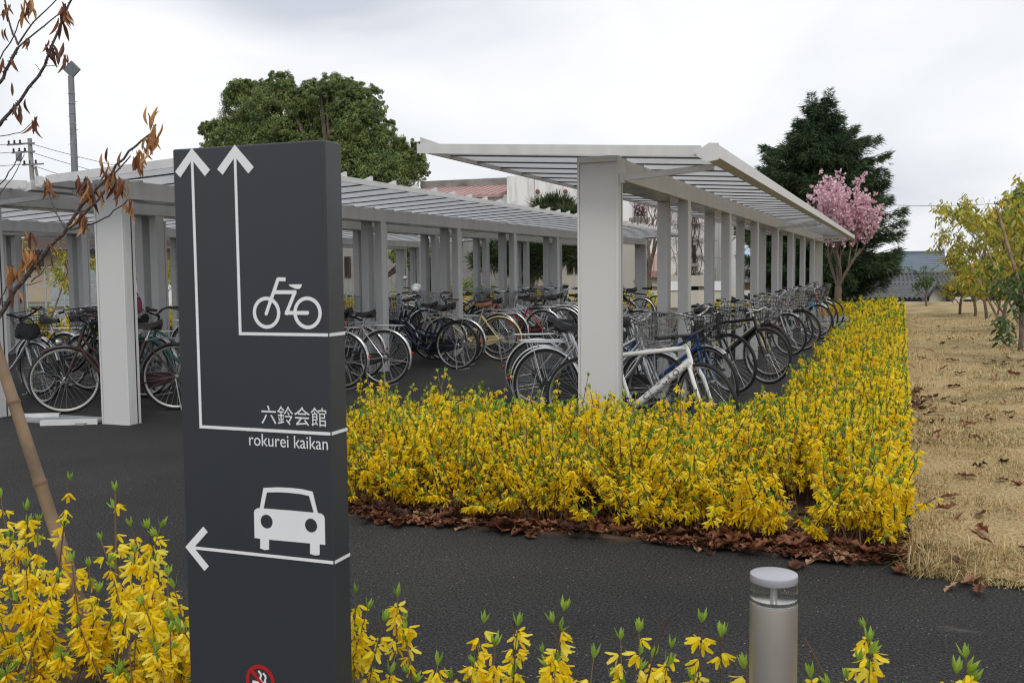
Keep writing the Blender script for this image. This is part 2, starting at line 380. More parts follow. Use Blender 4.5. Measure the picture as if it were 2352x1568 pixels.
# ================================================================== SHELTERS
RIB = .575
def shelter(name, label, xr, y0, y1, side, posts, skew=0.0, struts=(0,), low=.865, group='bicycle shelters'):
    """local frame: beam centre on local x=0, +x is the low (gutter) side when side=1; y from front to back"""
    W = .33; xc = xr-W/2
    t = thing(name, label, 'bicycle shelter', (xc, y0, 0), -math.atan(skew), group)
    L = y1-y0; s = side; ZB, ZT = 2.115, 2.285
    def roofz(x): return 2.318-.060*(x*s)            # underside of roof panel
    xl, xh = s*low, -s*1.375                         # low edge and high edge
    # beam
    MB().b2((-W/2, .0965, ZB), (W/2, L-.0965, ZT)).obj('beam', ALU, t, bevel=.006)
    MB().b2((-W/2+.02, .3, ZB-.004), (W/2-.02, L-.3, ZB+.004)).obj('soffit_panel', SOFF, t)
    # end pillars
    for yy, f in ((0, 1), (L, -1)):
        p = MB().b2((-W/2, yy, 0), (W/2, yy+f*.095, ZT+.012)).obj('end_pillar', ALU, t, bevel=.004)
        yf = yy-f*.004
        MB().b2((-W/2+.018, yf, .02), (W/2-.018, yy+f*.003, ZT-.04)).obj('panel', ALU2, p)
        fr = MB(); ye = yf-f*.009
        fr.b2((-W/2, ye, 0), (-W/2+.016, yy-f*.001, ZT+.012)).b2((W/2-.016, ye, 0), (W/2, yy-f*.001, ZT+.012)).b2((-W/2+.016, ye, ZT-.035), (W/2-.016, yy-f*.001, ZT+.012)).b2((-W/2+.016, ye, .0), (W/2-.016, yy-f*.001, .018))
        fr.obj('trim_frame', ALU, p)
        gp = MB()
        for sx in (-1, 1): gp.b2((sx*(W/2+.0015), yy+f*.0955, .01), (sx*(W/2-.02), yy+f*.106, ZB))
        gp.obj('shadow_gap', GASK, p)
        cl = MB().b2((-W/2+.004, yy+f*.1065, 0), (W/2-.004, yy+f*.148, ZB-.012)).obj('rear_cover', ALU, p, bevel=.003)
    pm = pmg = pmc = None
    for yy in posts:
        for sx in (-1, 1):
            if pm is None:
                pm = MB().b2((-.055, -.075, 0), (.055, .06, ZB)).mesh('post')
                pmg = MB().b2((-.045, .061, .01), (.045, .069, ZB-.04)).mesh('shadow_gap')
                pmc = MB().b2((-.05, .072, 0), (.05, .108, ZB-.06)).mesh('cover_strip')
            o = ob('post', pm, ALU, t, (sx*(W/2-.056), yy-y0, 0)); b = o.modifiers.new('bevel', 'BEVEL'); b.width = .005; b.segments = 2
            ob('shadow_gap', pmg, GASK, o); ob('cover_strip', pmc, ALU, o)
    # roof panels + ribs
    n = int(round((L+.5)/RIB)); ys = -.30
    def rp(x, dz): return roofz(x)+dz
    pmesh = MB().add([(xl, .014, rp(xl, .004)), (xh, .014, rp(xh, .004)), (xh, RIB-.014, rp(xh, .004)), (xl, RIB-.014, rp(xl, .004)),
                      (xl, .014, rp(xl, .012)), (xh, .014, rp(xh, .012)), (xh, RIB-.014, rp(xh, .012)), (xl, RIB-.014, rp(xl, .012))],
                     [(0, 1, 2, 3), (4, 7, 6, 5), (0, 4, 5, 1), (1, 5, 6, 2), (2, 6, 7, 3), (3, 7, 4, 0)]).mesh('roof_panel')
    def bar(x0, x1, yw, z0, z1):
        m = MB(); V = []
        for x in (x0, x1):
            for y in (-yw, yw):
                for z in (z0, z1): V.append((x, y, rp(x, z)))
        return m.add(V, [(0, 1, 3, 2), (4, 6, 7, 5), (0, 4, 5, 1), (2, 3, 7, 6), (0, 2, 6, 4), (1, 5, 7, 3)])
    rb = bar(xl, xh, .0125, -.007, .022)
    # raised wedge at the high end and pad on the beam
    xw = xh+s*.20
    V = [(xw, y, rp(xw, .022)) for y in (-.022, .022)]+[(xh, y, rp(xh, .022)) for y in (-.022, .022)]+[(xh, y, rp(xh, .022)+.062) for y in (-.026, .026)]
    rb.add(V, [(0, 2, 3, 1), (2, 4, 5, 3), (0, 1, 5, 4), (0, 4, 2), (1, 3, 5)])
    rb.b2((-W/2+.01, -.02, ZT), (W/2-.01, .02, roofz(0)-.016))
    rmesh = rb.mesh('roof_rib')
    gk = bar(xl, xh, 1, 0, 0); gk = MB()
    for q in (-1, 1):
        V = []
        for x in (xl, xh):
            for y in (q*.0135, q*.023):
                for z in (-.004, .003): V.append((x, y, rp(x, z)))
        gk.add(V, [(0, 1, 3, 2), (4, 6, 7, 5), (0, 4, 5, 1), (2, 3, 7, 6), (0, 2, 6, 4), (1, 5, 7, 3)])
    gmesh = gk.mesh('gasket')
    for i in range(n+1):
        o = ob('roof_rib', rmesh, ALU, t, (0, ys+i*RIB, 0)); ob('gasket', gmesh, GASK, o)
        if i < n: ob('roof_panel', pmesh, POLY, t, (0, ys+i*RIB, 0))
    ye = ys+n*RIB
    # edge bars, front fascia and gutter
    ed = MB(); ed.b2((xh-s*.0, ys, rp(xh, -.03)), (xh-s*.022, ye, rp(xh, .03))); ed.obj('edge_bar', ALU, t)
    for yy, f in ((ys-.014, -1), (ye+.014, 1)):
        V = []
        for x in (xh-s*.03, xl):
            for y in (yy, yy+f*.012):
                for z in (-.045, .031): V.append((x, y, rp(x, z)))
        m = MB(); q = [(0, 1, 3, 2), (4, 6, 7, 5), (0, 4, 5, 1), (2, 3, 7, 6), (0, 2, 6, 4), (1, 5, 7, 3)]
        m.add(V, q); m.obj('fascia', ALU, t)
    gz = roofz(xl)
    gpoly = [(0, -.055), (s*.055, -.075), (s*.125, -.06), (s*.125, .03), (s*.117, .03), (s*.117, -.045), (s*.05, -.06), (s*.008, -.045), (s*.008, .02), (0, .02)]
    gu = MB().prism(gpoly, lambda a, b, w: (xl+a, ys-.03+w, gz+b), ye-ys+.06).obj('gutter', ALU, t)
    ck = 1.0 if low > .8 and side > 0 and skew else .6
    for yy in (ys-.042, ye+.03):
        MB().prism([(a_*ck, b_*ck) for a_, b_ in [(-s*.045, -.02), (-s*.02, -.05), (s*.05, -.09), (s*.13, -.075), (s*.13, .04), (s*.06, .045)]], lambda a, b, w: (xl+a, yy+w, gz+b), .012).obj('end_cap', ALU, gu)
    for yy in struts:
        b = MB(); a0 = Vector((s*(W/2), yy, ZB+.005)); b0 = Vector((xl+s*.03, yy, gz-.09))
        d = (b0-a0); ang = math.atan2(d.z, d.x); b.box((a0+b0)/2, (d.length, .035, .045), Euler((0, -ang, 0)).to_matrix()); b.b2((s*(W/2-.002), yy-.022, ZB-.03), (s*(W/2+.04), yy+.022, ZB+.04)); b.obj('strut', ALU, t)
    return t
PA = [10.4+2.68*k for k in range(7)]
shelter('bicycle_shelter', 'pale grey bicycle shelter nearest the lawn, roof sloping down to the right', -1.955, 7.58, 29.4, 1, PA, .0125, (.03, 10.9, 19, 21.7))
PB = [9.9+2.66*k for k in range(7)]
shelter('bicycle_shelter', 'pale grey bicycle shelter in the middle, pillar just left of the dark sign', -6.63, 7.43, 29.0, -1, PB, 0, (.03, 10.6), .41)
shelter('bicycle_shelter', 'pale grey bicycle shelter at the left picture edge, sharing a gutter with the middle one', -8.27, 7.43, 29.0, 1, PB, 0, (.03, 10.6, 21.3), .93)
PD = [8.3+2.66*k for k in range(8)]
shelter('bicycle_shelter', 'pale grey bicycle shelter fourth from the lawn, behind the left aisle', -13.0, 6.0, 29.0, -1, PD, 0, (.03,), .60)
shelter('bicycle_shelter', 'pale grey bicycle shelter farthest from the lawn', -14.5, 6.0, 29.0, 1, PD, 0, (.03,), .60)
# drain grate and floor channels at the left shelter
gr = thing('drain_grate', 'grey steel drain grate in the asphalt beside the left pillars', 'drain grate', (-7.48, 7.47, 0))
fr = MB(); fr.b2((-.42, -.19, .001), (.42, -.17, .022)).b2((-.42, .17, .001), (.42, .19, .022)).b2((-.42, -.17, .001), (-.40, .17, .022)).b2((.40, -.17, .001), (.42, .17, .022)); GALV = mat('galvanised_steel', (.42, .44, .45), .45, metal=.5, var=.15, scale=9)
fr.obj('frame', GALV, gr); sb = MB().b2((-.4, -.01, .004), (.4, .01, .018)).mesh('slat')
for i in range(10): ob('slat', sb, GALV, gr, (0, -.15+i*.0335, 0))
for i, (a, b, lab) in enumerate([((-7.02, 7.50, .0), (-6.90, 7.44, 0), 'x')]): pass
def floor_channel(p, q, label):
    p, q = Vector(p), Vector(q); d = q-p; o = thing('floor_channel', label, 'floor channel', p, math.atan2(d.y, d.x))
    MB().b2((0, -.03, .002), (d.length, -.024, .05)).obj('upright', ALU, o); MB().b2((0, -.0239, .044), (d.length, .03, .05)).obj('top_flange', ALU, o)
floor_channel((-7.45, 7.16, 0), (-6.99, 7.40, 0), 'short white metal channel on the asphalt leading to the middle pillar')
floor_channel((-8.02, 7.42, 0), (-7.66, 7.60, 0), 'short white metal channel on the asphalt by the leftmost pillar')
# ================================================================== SIGN PYLON
SY0, STH = 2.30, .085
sx0, sx1 = atY(396, 345, SY0)[0], atY(745, 320, SY0)[0]; sztop = 1.765
sg = thing('wayfinding_sign', 'tall charcoal wayfinding pylon with white arrows, bicycle and car symbols', 'sign', ((sx0+sx1)/2, SY0, 0))
ox, oy = (sx0+sx1)/2, SY0
MB().b2((sx0-ox, 0, 0), (sx1-ox, STH, sztop)).obj('body', SIGNM, sg, bevel=.004)
def F2(u, v):
    p = atY(u, v, SY0); return (p[0]-ox, p[2])
face = lambda a, b, w: (a, -.0006-w, b)
TH = .0012
def mark(name, polys, m=WHITEP, h=TH, parent=sg, label=None):
    b = MB()
    for pl in polys: b.prism(pl, face, h)
    o = b.obj(name, m, parent)
    if label: o['label'] = label
    return o
def rect(x0, z0, x1, z1): return [(x0, z0), (x1, z0), (x1, z1), (x0, z1)]
LW = .0084
def arrow_up(fc, tip, le, li, re, ri):
    T = F2(*fc(*tip)); w = (F2(*fc(*re))[0]-F2(*fc(*le))[0])/2*.94; h = T[1]-F2(*fc(*le))[1]; q = .0225
    return [(T[0], T[1]), (T[0]+w, T[1]-h), (T[0]+w-q*.78, T[1]-h-q*.72), (T[0], T[1]-q*1.42), (T[0]-w+q*.78, T[1]-h-q*.72), (T[0]-w, T[1]-h)], T
a1, T1 = arrow_up(c5, (247, 150), (48, 415), 0, (464, 395), 0); a2, T2 = arrow_up(c5, (728, 112), (522, 385), 0, (957, 365), 0)
z1 = F2(*c6(900, 562))[1]; z2 = F2(*c6(800, 1316))[1]
zt1 = T1[1]-.0305; rx = sx1-ox-.002
mark('arrow_head', [a1], h=TH*1.1); mark('arrow_line', [rect(T1[0]-LW/2, z2-LW/2, T1[0]+LW/2, zt1), rect(T1[0]+LW/2, z2-LW/2, rx, z2+LW/2)])
mark('arrow_head', [a2], h=TH*1.1); mark('arrow_line', [rect(T2[0]-LW/2, z1-LW/2, T2[0]+LW/2, T2[1]-.0305), rect(T2[0]+LW/2, z1-LW/2, rx, z1+LW/2)])
ta = F2(*c7(112, 597)); z3 = ta[1]
def arrow_left(T, w, q): return [(T[0], T[1]), (T[0]+w, T[1]+w*1.0), (T[0]+w+q*.72, T[1]+w-q*.72), (T[0]+q*1.42, T[1]), (T[0]+w+q*.72, T[1]-w+q*.72), (T[0]+w, T[1]-w)]
mark('arrow_head', [arrow_left(ta, .064, .0205)], h=TH*1.1); mark('arrow_line', [rect(ta[0]+.0285, z3-LW/2, rx, z3+LW/2)])
for z in (z1, z2, z3):                               # the lines turn round the corner onto the narrow side
    MB().b2((sx1-ox+.0006, .002, z-LW/2), (sx1-ox+.0018, STH-.002, z+LW/2)).obj('arrow_line', WHITEP, sg)
def stroke(p, q, w, ends=0):
    d = Vector((q[0]-p[0], q[1]-p[1])); L = d.length; d.normalize(); n = Vector((-d.y, d.x))*w/2; P = []
    P += [(p[0]-n.x, p[1]-n.y), (q[0]-n.x, q[1]-n.y)]
    if ends:
        for k in range(1, 7): a = -math.pi/2+math.pi*k/7; P.append((q[0]+(d.x*math.cos(a)+n.x/(w/2)*math.sin(a))*w/2, q[1]+(d.y*math.cos(a)+n.y/(w/2)*math.sin(a))*w/2))
    P += [(q[0]+n.x, q[1]+n.y), (p[0]+n.x, p[1]+n.y)]; return P
def annulus(b, c, R, r, n=40, h=TH, fr=face):
    V = []; F = []
    for i in range(n):
        a = 2*math.pi*i/n
        for rad in (R, r):
            for w in (0, h): V.append(fr(c[0]+rad*math.cos(a), c[1]+rad*math.sin(a), w))
    for i in range(n):
        j = (i+1) % n; F += [(i*4, j*4, j*4+1, i*4+1), (i*4+2, i*4+3, j*4+3, j*4+2), (i*4+1, j*4+1, j*4+3, i*4+3), (i*4, i*4+2, j*4+2, j*4)]
    b.add(V, F)
f6 = lambda x, y: F2(*c6(x, y))
bi = MB(); w1, w2 = f6(759, 393), f6(1080, 394); RR = abs(f6(1080, 266)[1]-f6(1080, 522)[1])/2; sw = RR*.235
for c in (w1, w2): annulus(bi, c, RR, RR-sw*.95)
for i, (p, q, e_) in enumerate([((852, 125), (757, 400), 1), ((846, 131), (908, 131), 0), ((822, 232), (992, 232), 0), ((985, 225), (912, 408), 0), ((905, 394), (1080, 394), 1)]):
    bi.prism(stroke(f6(*p), f6(*q), sw, e_), lambda a, b, w, i=i: face(a, b, w*(1+.06*i)), TH*1.05)
s0, s1 = f6(935, 172), f6(1036, 170); s2 = f6(1015, 207); bi.prism([s0, (s0[0]+.002, s2[1]+.008), f6(985, 205), s2, f6(1030, 195), s1], face, TH)
bi.obj('bicycle_symbol', WHITEP, sg)
f7 = lambda x, y: F2(*c7(x, y))
def level(p): return p
ca = MB()
ca.prism([f7(640, 330), f7(668, 178), f7(760, 174), f7(850, 177), f7(940, 187), f7(1017, 205), f7(1055, 362), f7(1027, 358), f7(993, 235), f7(930, 221), f7(850, 212), f7(770, 208), f7(692, 210), f7(667, 330)], face, TH)
ca.prism([f7(601, 350), f7(606, 334), f7(622, 323), f7(637, 322), f7(850, 338), f7(1057, 357), f7(1080, 362), f7(1097, 378), f7(1103, 398), f7(1107, 583), f7(1065, 578), f7(707, 545), f7(640, 538), f7(605, 533)], lambda a, b, w: face(a, b, w*1.06), TH)
for x0, x1, y0, y1 in ((645, 707, 535, 612), (1000, 1067, 565, 650)):
    ca.prism([f7(x0, y0), f7(x0, y1-4), f7((x0+x1)/2, y1+7), f7(x1, y1+4), f7(x1, y0+5)], lambda a, b, w: face(a, b, w*1.1), TH)
co = ca.obj('car_symbol', WHITEP, sg)
for c in ((691, 416), (1007, 444)):
    cc = f7(*c); r_ = abs(f7(c[0], c[1]-49)[1]-f7(c[0], c[1]+49)[1])/2
    MB().prism([(cc[0]+r_*math.cos(a*.2618), cc[1]+r_*math.sin(a*.2618)) for a in range(24)], lambda a, b, w: face(a, b, w+TH*1.08), .0004).obj('headlight', SIGNM, co)
def text(body, x0, x1, zb, h, name, squash=None):
    cu = bpy.data.curves.new(name, 'FONT'); cu.body = body; cu.size = h; cu.extrude = 0; cu.resolution_u = 4
    o = bpy.data.objects.new(name, cu); COL.objects.link(o); bpy.context.view_layer.update()
    me = bpy.data.meshes.new_from_object(o.evaluated_get(bpy.context.evaluated_depsgraph_get())); bpy.data.objects.remove(o); bpy.data.curves.remove(cu)
    v = np.array([p.co[:] for p in me.vertices]); mn, mxv = v.min(0), v.max(0); s = (x1-x0)/(mxv[0]-mn[0])
    for p in me.vertices: p.co = (x0+(p.co[0]-mn[0])*s, 0, p.co[1])
    return me, (mn, mxv)
me, bb = text('六鈴会館', f6(685, 0)[0], f6(1200, 0)[0], 0, .1, 'japanese_lettering')
za, zb = f6(940, 1272)[1], f6(940, 1125)[1]
for p in me.vertices: p.co = (p.co[0], -.0018, za+(p.co[2]-bb[0][1])/(bb[1][1]-bb[0][1])*(zb-za))
ob('japanese_lettering', me, WHITEP, sg)
me, bb = text('rokurei kaikan', f6(583, 0)[0], f6(1207, 0)[0], 0, .1, 'roman_lettering')
za, zb = f6(895, 1447)[1], f6(895, 1350)[1]
for p in me.vertices: p.co = (p.co[0], -.0018, za+(p.co[2]-bb[0][1])/(bb[1][1]-bb[0][1])*(zb-za))
ob('roman_lettering', me, WHITEP, sg)
RED = mat('red_print', (.42, .012, .015), .5, var=.03)
nc = f7(645, 1553); nR = abs(f7(645, 1436)[1]-nc[1]); ns = MB(); annulus(ns, nc, nR, nR*.77, 48)
d45 = nR*.63; ns.prism(stroke((nc[0]-d45, nc[1]+d45), (nc[0]+d45, nc[1]-d45), nR*.2), lambda a, b, w: face(a, b, w*1.7), TH)
no = ns.obj('no_smoking_ring', RED, sg)
cg = MB(); cg.prism(rect(nc[0]-nR*.55, nc[1]-nR*.22, nc[0]+nR*.42, nc[1]-nR*.02), face, TH)
for dx in (0, .32):
    pts = [(nc[0]+nR*(-.12+dx+.10*math.sin(k*1.25)+.06*k), nc[1]+nR*(.62-.14*k-(.1 if dx else 0))) for k in range(6)]
    for k in range(5): cg.prism(stroke(pts[k], pts[k+1], nR*.11, 1), lambda a, b, w, k=k: face(a, b, w*(1+.04*k)), TH)
cg.obj('cigarette_mark', WHITEP, sg)
# ================================================================== BOLLARD LIGHT
bY = 2.27; bl_, br_ = atY(1718, 1320, bY), atY(1832, 1320, bY); bR = (br_[0]-bl_[0])/2*.985; bz = .722
bo = thing('bollard_light', 'cylindrical brushed metal bollard light with clear band under its cap', 'bollard', ((bl_[0]+br_[0])/2, bY+.03, 0))
BRZ = mat('champagne_metal', (.47, .43, .38), .36, metal=.8, var=.06, scale=5)
CAPM = mat('grey_cap_paint', (.40, .40, .43), .32, metal=.3, var=.05)
MB().lathe([(bR, 0), (bR, bz-.070), (bR*.985, bz-.067), (bR*.6, bz-.067)], n=40).obj('post', BRZ, bo, True)
MB().lathe([(bR*.95, bz-.017), (bR*.995, bz-.016), (bR, bz-.012), (bR, bz-.003), (bR*.985, bz), (bR*.9, bz+.001)], n=40).obj('cap', CAPM, bo, True)
CLR = glass('clear_acrylic', (.97, .97, .92), .03)
MB().lathe([(bR*.985, bz-.0655), (bR*.985, bz-.0175)], n=40).obj('clear_band', CLR, bo, True, angle=30)
lm = MB().lathe([(bR*.10, bz-.065), (bR*.10, bz-.03), (bR*.9, bz-.0185)], n=24); lm.obj('lamp_core', mat('lamp_reflector', (.7, .7, .66), .3, metal=.3), bo, True)
MB().lathe([(bR*.9, bz-.0654), (bR*.9, bz-.056), (bR*.5, bz-.0652)], n=30).obj('reflector_ring', CHROME, bo, True)
# ================================================================== BICYCLES
RIMM = mat('alloy_rim', (.42, .42, .42), .32, metal=.8, var=.1, scale=12)
WR = .345                                           # tyre outer radius
BC = {}
def cached(key, fn, smooth=True, angle=50):
    if key not in BC: BC[key] = fn().mesh(key if isinstance(key, str) else key[0], smooth, angle)
    return BC[key]
def w_metal():
    b = MB(); n = 36; prof = [(.318, -.011), (.322, -.013), (.312, -.012), (.302, -.007), (.302, .007), (.312, .012), (.322, .013), (.318, .011)]
    V = []; F = []; m = len(prof)
    for i in range(n):
        a = 2*math.pi*i/n
        for r, w in prof: V.append((r*math.cos(a), w, r*math.sin(a)))
    for i in range(n):
        for k in range(m): F.append((i*m+k, i*m+(k+1) % m, ((i+1) % n)*m+(k+1) % m, ((i+1) % n)*m+k))
    b.add(V, F); b.lathe([(.008, -.06), (.008, -.035), (.024, -.033), (.024, -.028), (.016, -.022), (.016, .022), (.024, .028), (.024, .033), (.008, .035), (.008, .06)], n=12, axis='y'); return b
def w_tyre(): return MB().ring((0, 0, 0), .3275, .0175, 44, 8)
def w_spokes():
    b = MB()
    for i in range(32):
        a = 2*math.pi*i/32; s = 1 if i % 2 else -1; a2 = a+(.9 if (i//2) % 2 else -.9)
        b.tube([(.022*math.cos(a2), s*.028, .022*math.sin(a2)), (.305*math.cos(a), 0, .305*math.sin(a))], .0013, 3, cap=False)
    return b
def arc_fender(a0, a1, rad=.362, w=.024, n=22):
    b = MB(); V = []; F = []; cs = [(-w, -.014), (-w*.8, -.004), (0, .002), (w*.8, -.004), (w, -.014)]
    for i in range(n+1):
        a = a0+(a1-a0)*i/n
        for y, dr in cs: V.append(((rad+dr)*math.cos(a), y, (rad+dr)*math.sin(a)))
        for y, dr in cs: V.append(((rad+dr-.003)*math.cos(a), y, (rad+dr-.003)*math.sin(a)))
    m = 10
    for i in range(n):
        for k in range(4):
            F.append((i*m+k, i*m+k+1, (i+1)*m+k+1, (i+1)*m+k)); F.append((i*m+5+k, (i+1)*m+5+k, (i+1)*m+6+k, i*m+6+k))
        F += [(i*m, (i+1)*m, (i+1)*m+5, i*m+5), (i*m+4, i*m+9, (i+1)*m+9, (i+1)*m+4)]
    b.add(V, F)
    for s in (-1, 1):                                # wire stays to the hub
        am = a0 if abs(a0-math.pi/2) > abs(a1-math.pi/2) else a1
        am = am+.25*(1 if am < math.pi/2 else -1)
        b.tube([(0, s*.052, 0), (rad*math.cos(am)*.97, s*w, rad*math.sin(am)*.97)], .0022, 4, cap=False)
    return b
# geometry, heading +x, rear hub at x=0
RH, FH = Vector((0, 0, WR)), Vector((1.09, 0, WR)); BB = Vector((.45, 0, .285))
HB, HT = Vector((.955, 0, .66)), Vector((.905, 0, .81)); AX = (HT-HB).normalized()
ST = Vector((.285, 0, .74)); SD = Vector((.225, 0, .90))
def bez(p, n=10):
    p = [Vector(q) for q in p]; out = []
    for i in range(n+1):
        t = i/n; q = p[:]
        while len(q) > 1: q = [q[k].lerp(q[k+1], t) for k in range(len(q)-1)]
        out.append(q[0])
    return out
def stays(b):
    for s in (-1, 1):
        b.tube([RH+Vector((0, s*.062, 0)), BB+Vector((-.08, s*.035, .0)), BB+Vector((0, s*.02, 0))], .0085, 6)
        b.tube([RH+Vector((0, s*.062, 0)), ST+Vector((-.02, s*.03, -.06)), ST+Vector((0, s*.012, -.03))], .0075, 6)
    b.lathe([(.022, -.035), (.022, .035)], c=BB, n=12, axis='y')
    b.tube([HB-AX*.01, HT+AX*.01], .018, 10); b.tube([HB-AX*.012, HB+AX*.01], .021, 10); b.tube([HT-AX*.01, HT+AX*.014], .021, 10)
def fr_city():
    b = MB(); b.tube([BB, ST], .0155, 8); stays(b)
    b.tube(bez([HB+AX*.03, (.82, 0, .48), (.68, 0, .27), tuple(BB)], 10), .0185, 8)
    b.tube(bez([HT-AX*.03, (.76, 0, .56), (.56, 0, .44), (.385, 0, .475)], 10), .0145, 8); return b
def fr_straight():                                   # low straight twin tubes
    b = MB(); b.tube([BB, ST], .0155, 8); stays(b)
    b.tube([HB+AX*.03, BB], .019, 8); b.tube([HT-AX*.03, BB.lerp(ST, .42)], .0155, 8); return b
def fr_diamond():
    b = MB(); b.tube([BB, ST+Vector((-.01, 0, .02))], .016, 8); stays(b)
    b.tube([HB+AX*.03, BB], [.031]*2, 10); b.tube([HT-AX*.02, BB.lerp(ST, .93)], .0195, 8); return b
def fork_city():
    b = MB(); b.tube([HB-AX*.03, HB+AX*.0], .02, 8)
    for s in (-1, 1): b.tube(bez([tuple(HB-AX*.025+Vector((0, s*.03, 0))), (1.0, s*.052, .56), (1.035, s*.056, .44), (1.09, s*.058, WR)], 8), [.0135, .0135, .013, .0125, .012, .011, .010, .009, .008], 6)
    b.tube([HB-AX*.022+Vector((0, -.035, 0)), HB-AX*.022+Vector((0, .035, 0))], .014, 6)
    b.box((.985, 0, .67), (.02, .07, .035)); return b
def fork_straight():
    b = MB(); 
    for s in (-1, 1): b.tube([HB-AX*.02+Vector((0, s*.035, 0)), Vector((1.01, s*.055, .55)), Vector((1.09, s*.056, WR))], [.018, .018, .011], 8)
    b.tube([HB-AX*.02+Vector((0, -.043, 0)), HB-AX*.02+Vector((0, .043, 0))], .019, 8); return b
def bar_city():
    b = MB(); top = HT+AX*.13; b.tube([HT, top], .0125, 8); b.tube([top, top+Vector((.035, 0, .02))], .016, 8); c = top+Vector((.035, 0, .02))
    for s in (-1, 1): b.tube(bez([tuple(c), tuple(c+Vector((.02, s*.10, 0))), tuple(c+Vector((.06, s*.17, .085))), tuple(c+Vector((-.02, s*.27, .085))), tuple(c+Vector((-.16, s*.275, .06)))], 10), .0112, 6)
    for s in (-1, 1): b.tube([c+Vector((.02, s*.245, .075)), c+Vector((-.03, s*.30, .05)), c+Vector((-.13, s*.31, .035))], .005, 4)
    b.lathe([(.001, .0), (.024, .004), (.026, .016), (.014, .026), (.002, .03)], c=c+Vector((.03, .13, .07)), n=10); return b
def grip_city():
    b = MB(); c = HT+AX*.13+Vector((.035, 0, .02)); p = c+Vector((-.16, .275, .06)); q = c+Vector((-.05, .275, .075)); b.tube([q, p, p+Vector((-.012, 0, -.002))], [.0155, .0165, .012], 8); return b
def bar_flat():
    b = MB(); top = HT+AX*.075; b.tube([HT, top], .015, 8); c = top+Vector((.085, 0, .015)); b.tube([top-AX*.015, c], .017, 8)
    b.tube([c+Vector((-.04, -.29, .03)), c+Vector((-.01, -.14, .02)), c, c+Vector((-.01, .14, .02)), c+Vector((-.04, .29, .03))], .0125, 8)
    for s in (-1, 1): b.tube([c+Vector((-.015, s*.15, .02)), c+Vector((.03, s*.18, 0)), c+Vector((.02, s*.26, -.01))], .006, 4); b.box(c+Vector((-.012, s*.16, .012)), (.045, .04, .03))
    return b
def grip_flat():
    b = MB(); c = HT+AX*.075+Vector((.085, 0, .015)); b.tube([c+Vector((-.022, .185, .0225)), c+Vector((-.042, .31, .032))], .0168, 8); return b
def cables():
    b = MB(); h = HT+AX*.12+Vector((.07, 0, 0))
    for s, e in ((-1, (.99, -.02, .66)), (1, (1.0, .02, .60))): b.tube(bez([tuple(h+Vector((0, s*.2, .06))), tuple(h+Vector((.11, s*.15, -.01))), tuple(h+Vector((.10, s*.03, -.12))), e], 8), .0026, 4)
    return b
def saddle(sporty=False):
    b = MB(); V = []; F = []; nx, ny = 9, 9; Ls = .255 if not sporty else .27; hw = .095 if not sporty else .075
    for i in range(nx):
        t = i/(nx-1); x = SD.x-.10+t*Ls; w = hw*(1-sm(np.array((t-.25)/.6)).item()*.76) if t > .25 else hw*(.72+.28*t/.25)
        zc = .040*(1-t)**2.2-.010*math.sin(t*3.14)
        for k in range(ny):
            u = -1+2*k/(ny-1); V.append((x, u*w, SD.z+.012+zc-.055*abs(u)**2.4))
    for i in range(nx):
        t = i/(nx-1); x = SD.x-.09+t*(Ls-.02)
        w = V[i*ny+ny-1][1]*.72
        for k in range(ny): u = -1+2*k/(ny-1); V.append((x, u*w, SD.z-.062+.034*t))
    o = nx*ny
    for i in range(nx-1):
        for k in range(ny-1):
            F.append((i*ny+k, i*ny+k+1, (i+1)*ny+k+1, (i+1)*ny+k)); F.append((o+i*ny+k, o+(i+1)*ny+k, o+(i+1)*ny+k+1, o+i*ny+k+1))
        F += [(i*ny, (i+1)*ny, o+(i+1)*ny, o+i*ny), (i*ny+ny-1, o+i*ny+ny-1, o+(i+1)*ny+ny-1, (i+1)*ny+ny-1)]
    F += [tuple(list(range(ny))+[o+k for k in range(ny-1, -1, -1)]), tuple([(nx-1)*ny+k for k in range(ny-1, -1, -1)]+[o+(nx-1)*ny+k for k in range(ny)])]
    return b.add(V, F)
def seatpost():
    b = MB(); b.tube([ST-Vector((-.02, 0, .06)), SD-Vector((-.01, 0, .05))], .0125, 8); b.tube([ST+Vector((-.004, 0, -.01)), ST+Vector((-.008, 0, .015))], .02, 8)
    for s in (-1, 1): b.tube([SD+Vector((-.08, s*.035, -.05)), SD+Vector((-.02, s*.022, -.065)), SD+Vector((.12, s*.012, -.04))], .0035, 4)
    for s in (-1, 1):
        pts = [SD+Vector((-.07+.012*math.cos(k*1.57), s*.045+.012*math.sin(k*1.57), -.062+k*.003)) for k in range(9)]; b.tube(pts, .002, 3, cap=False)
    return b
def rack():
    b = MB(); z = .745
    b.tube([(.2, -.055, z+.01), (-.20, -.065, z), (-.26, -.045, z), (-.26, .045, z), (-.20, .065, z), (.2, .055, z+.01)], .005, 5)
    for y in (-.022, .022): b.tube([(.17, y, z+.009), (-.258, y, z)], .0035, 4)
    for x in (-.12, .06): b.tube([(x, -.063, z+.002), (x, .063, z+.002)], .004, 4)
    for s in (-1, 1): b.tube([(-.13, s*.062, z), (-.02, s*.066, .37)], .0045, 5)
    b.tube([(.2, 0, z+.01), (.27, 0, .73)], .005, 5); return b
def chaincase():
    b = MB(); y = .047; P = []
    for k in range(13): a = -math.pi/2+math.pi*k/12; P.append((BB.x+.10*math.cos(a), BB.z+.10*math.sin(a)))
    for k in range(9): a = math.pi/2+math.pi*k/8; P.append((.0+.052*math.cos(a), WR+.052*math.sin(a)))
    return b.prism(P, lambda a, c, w: (a, -y-w, c), .022)
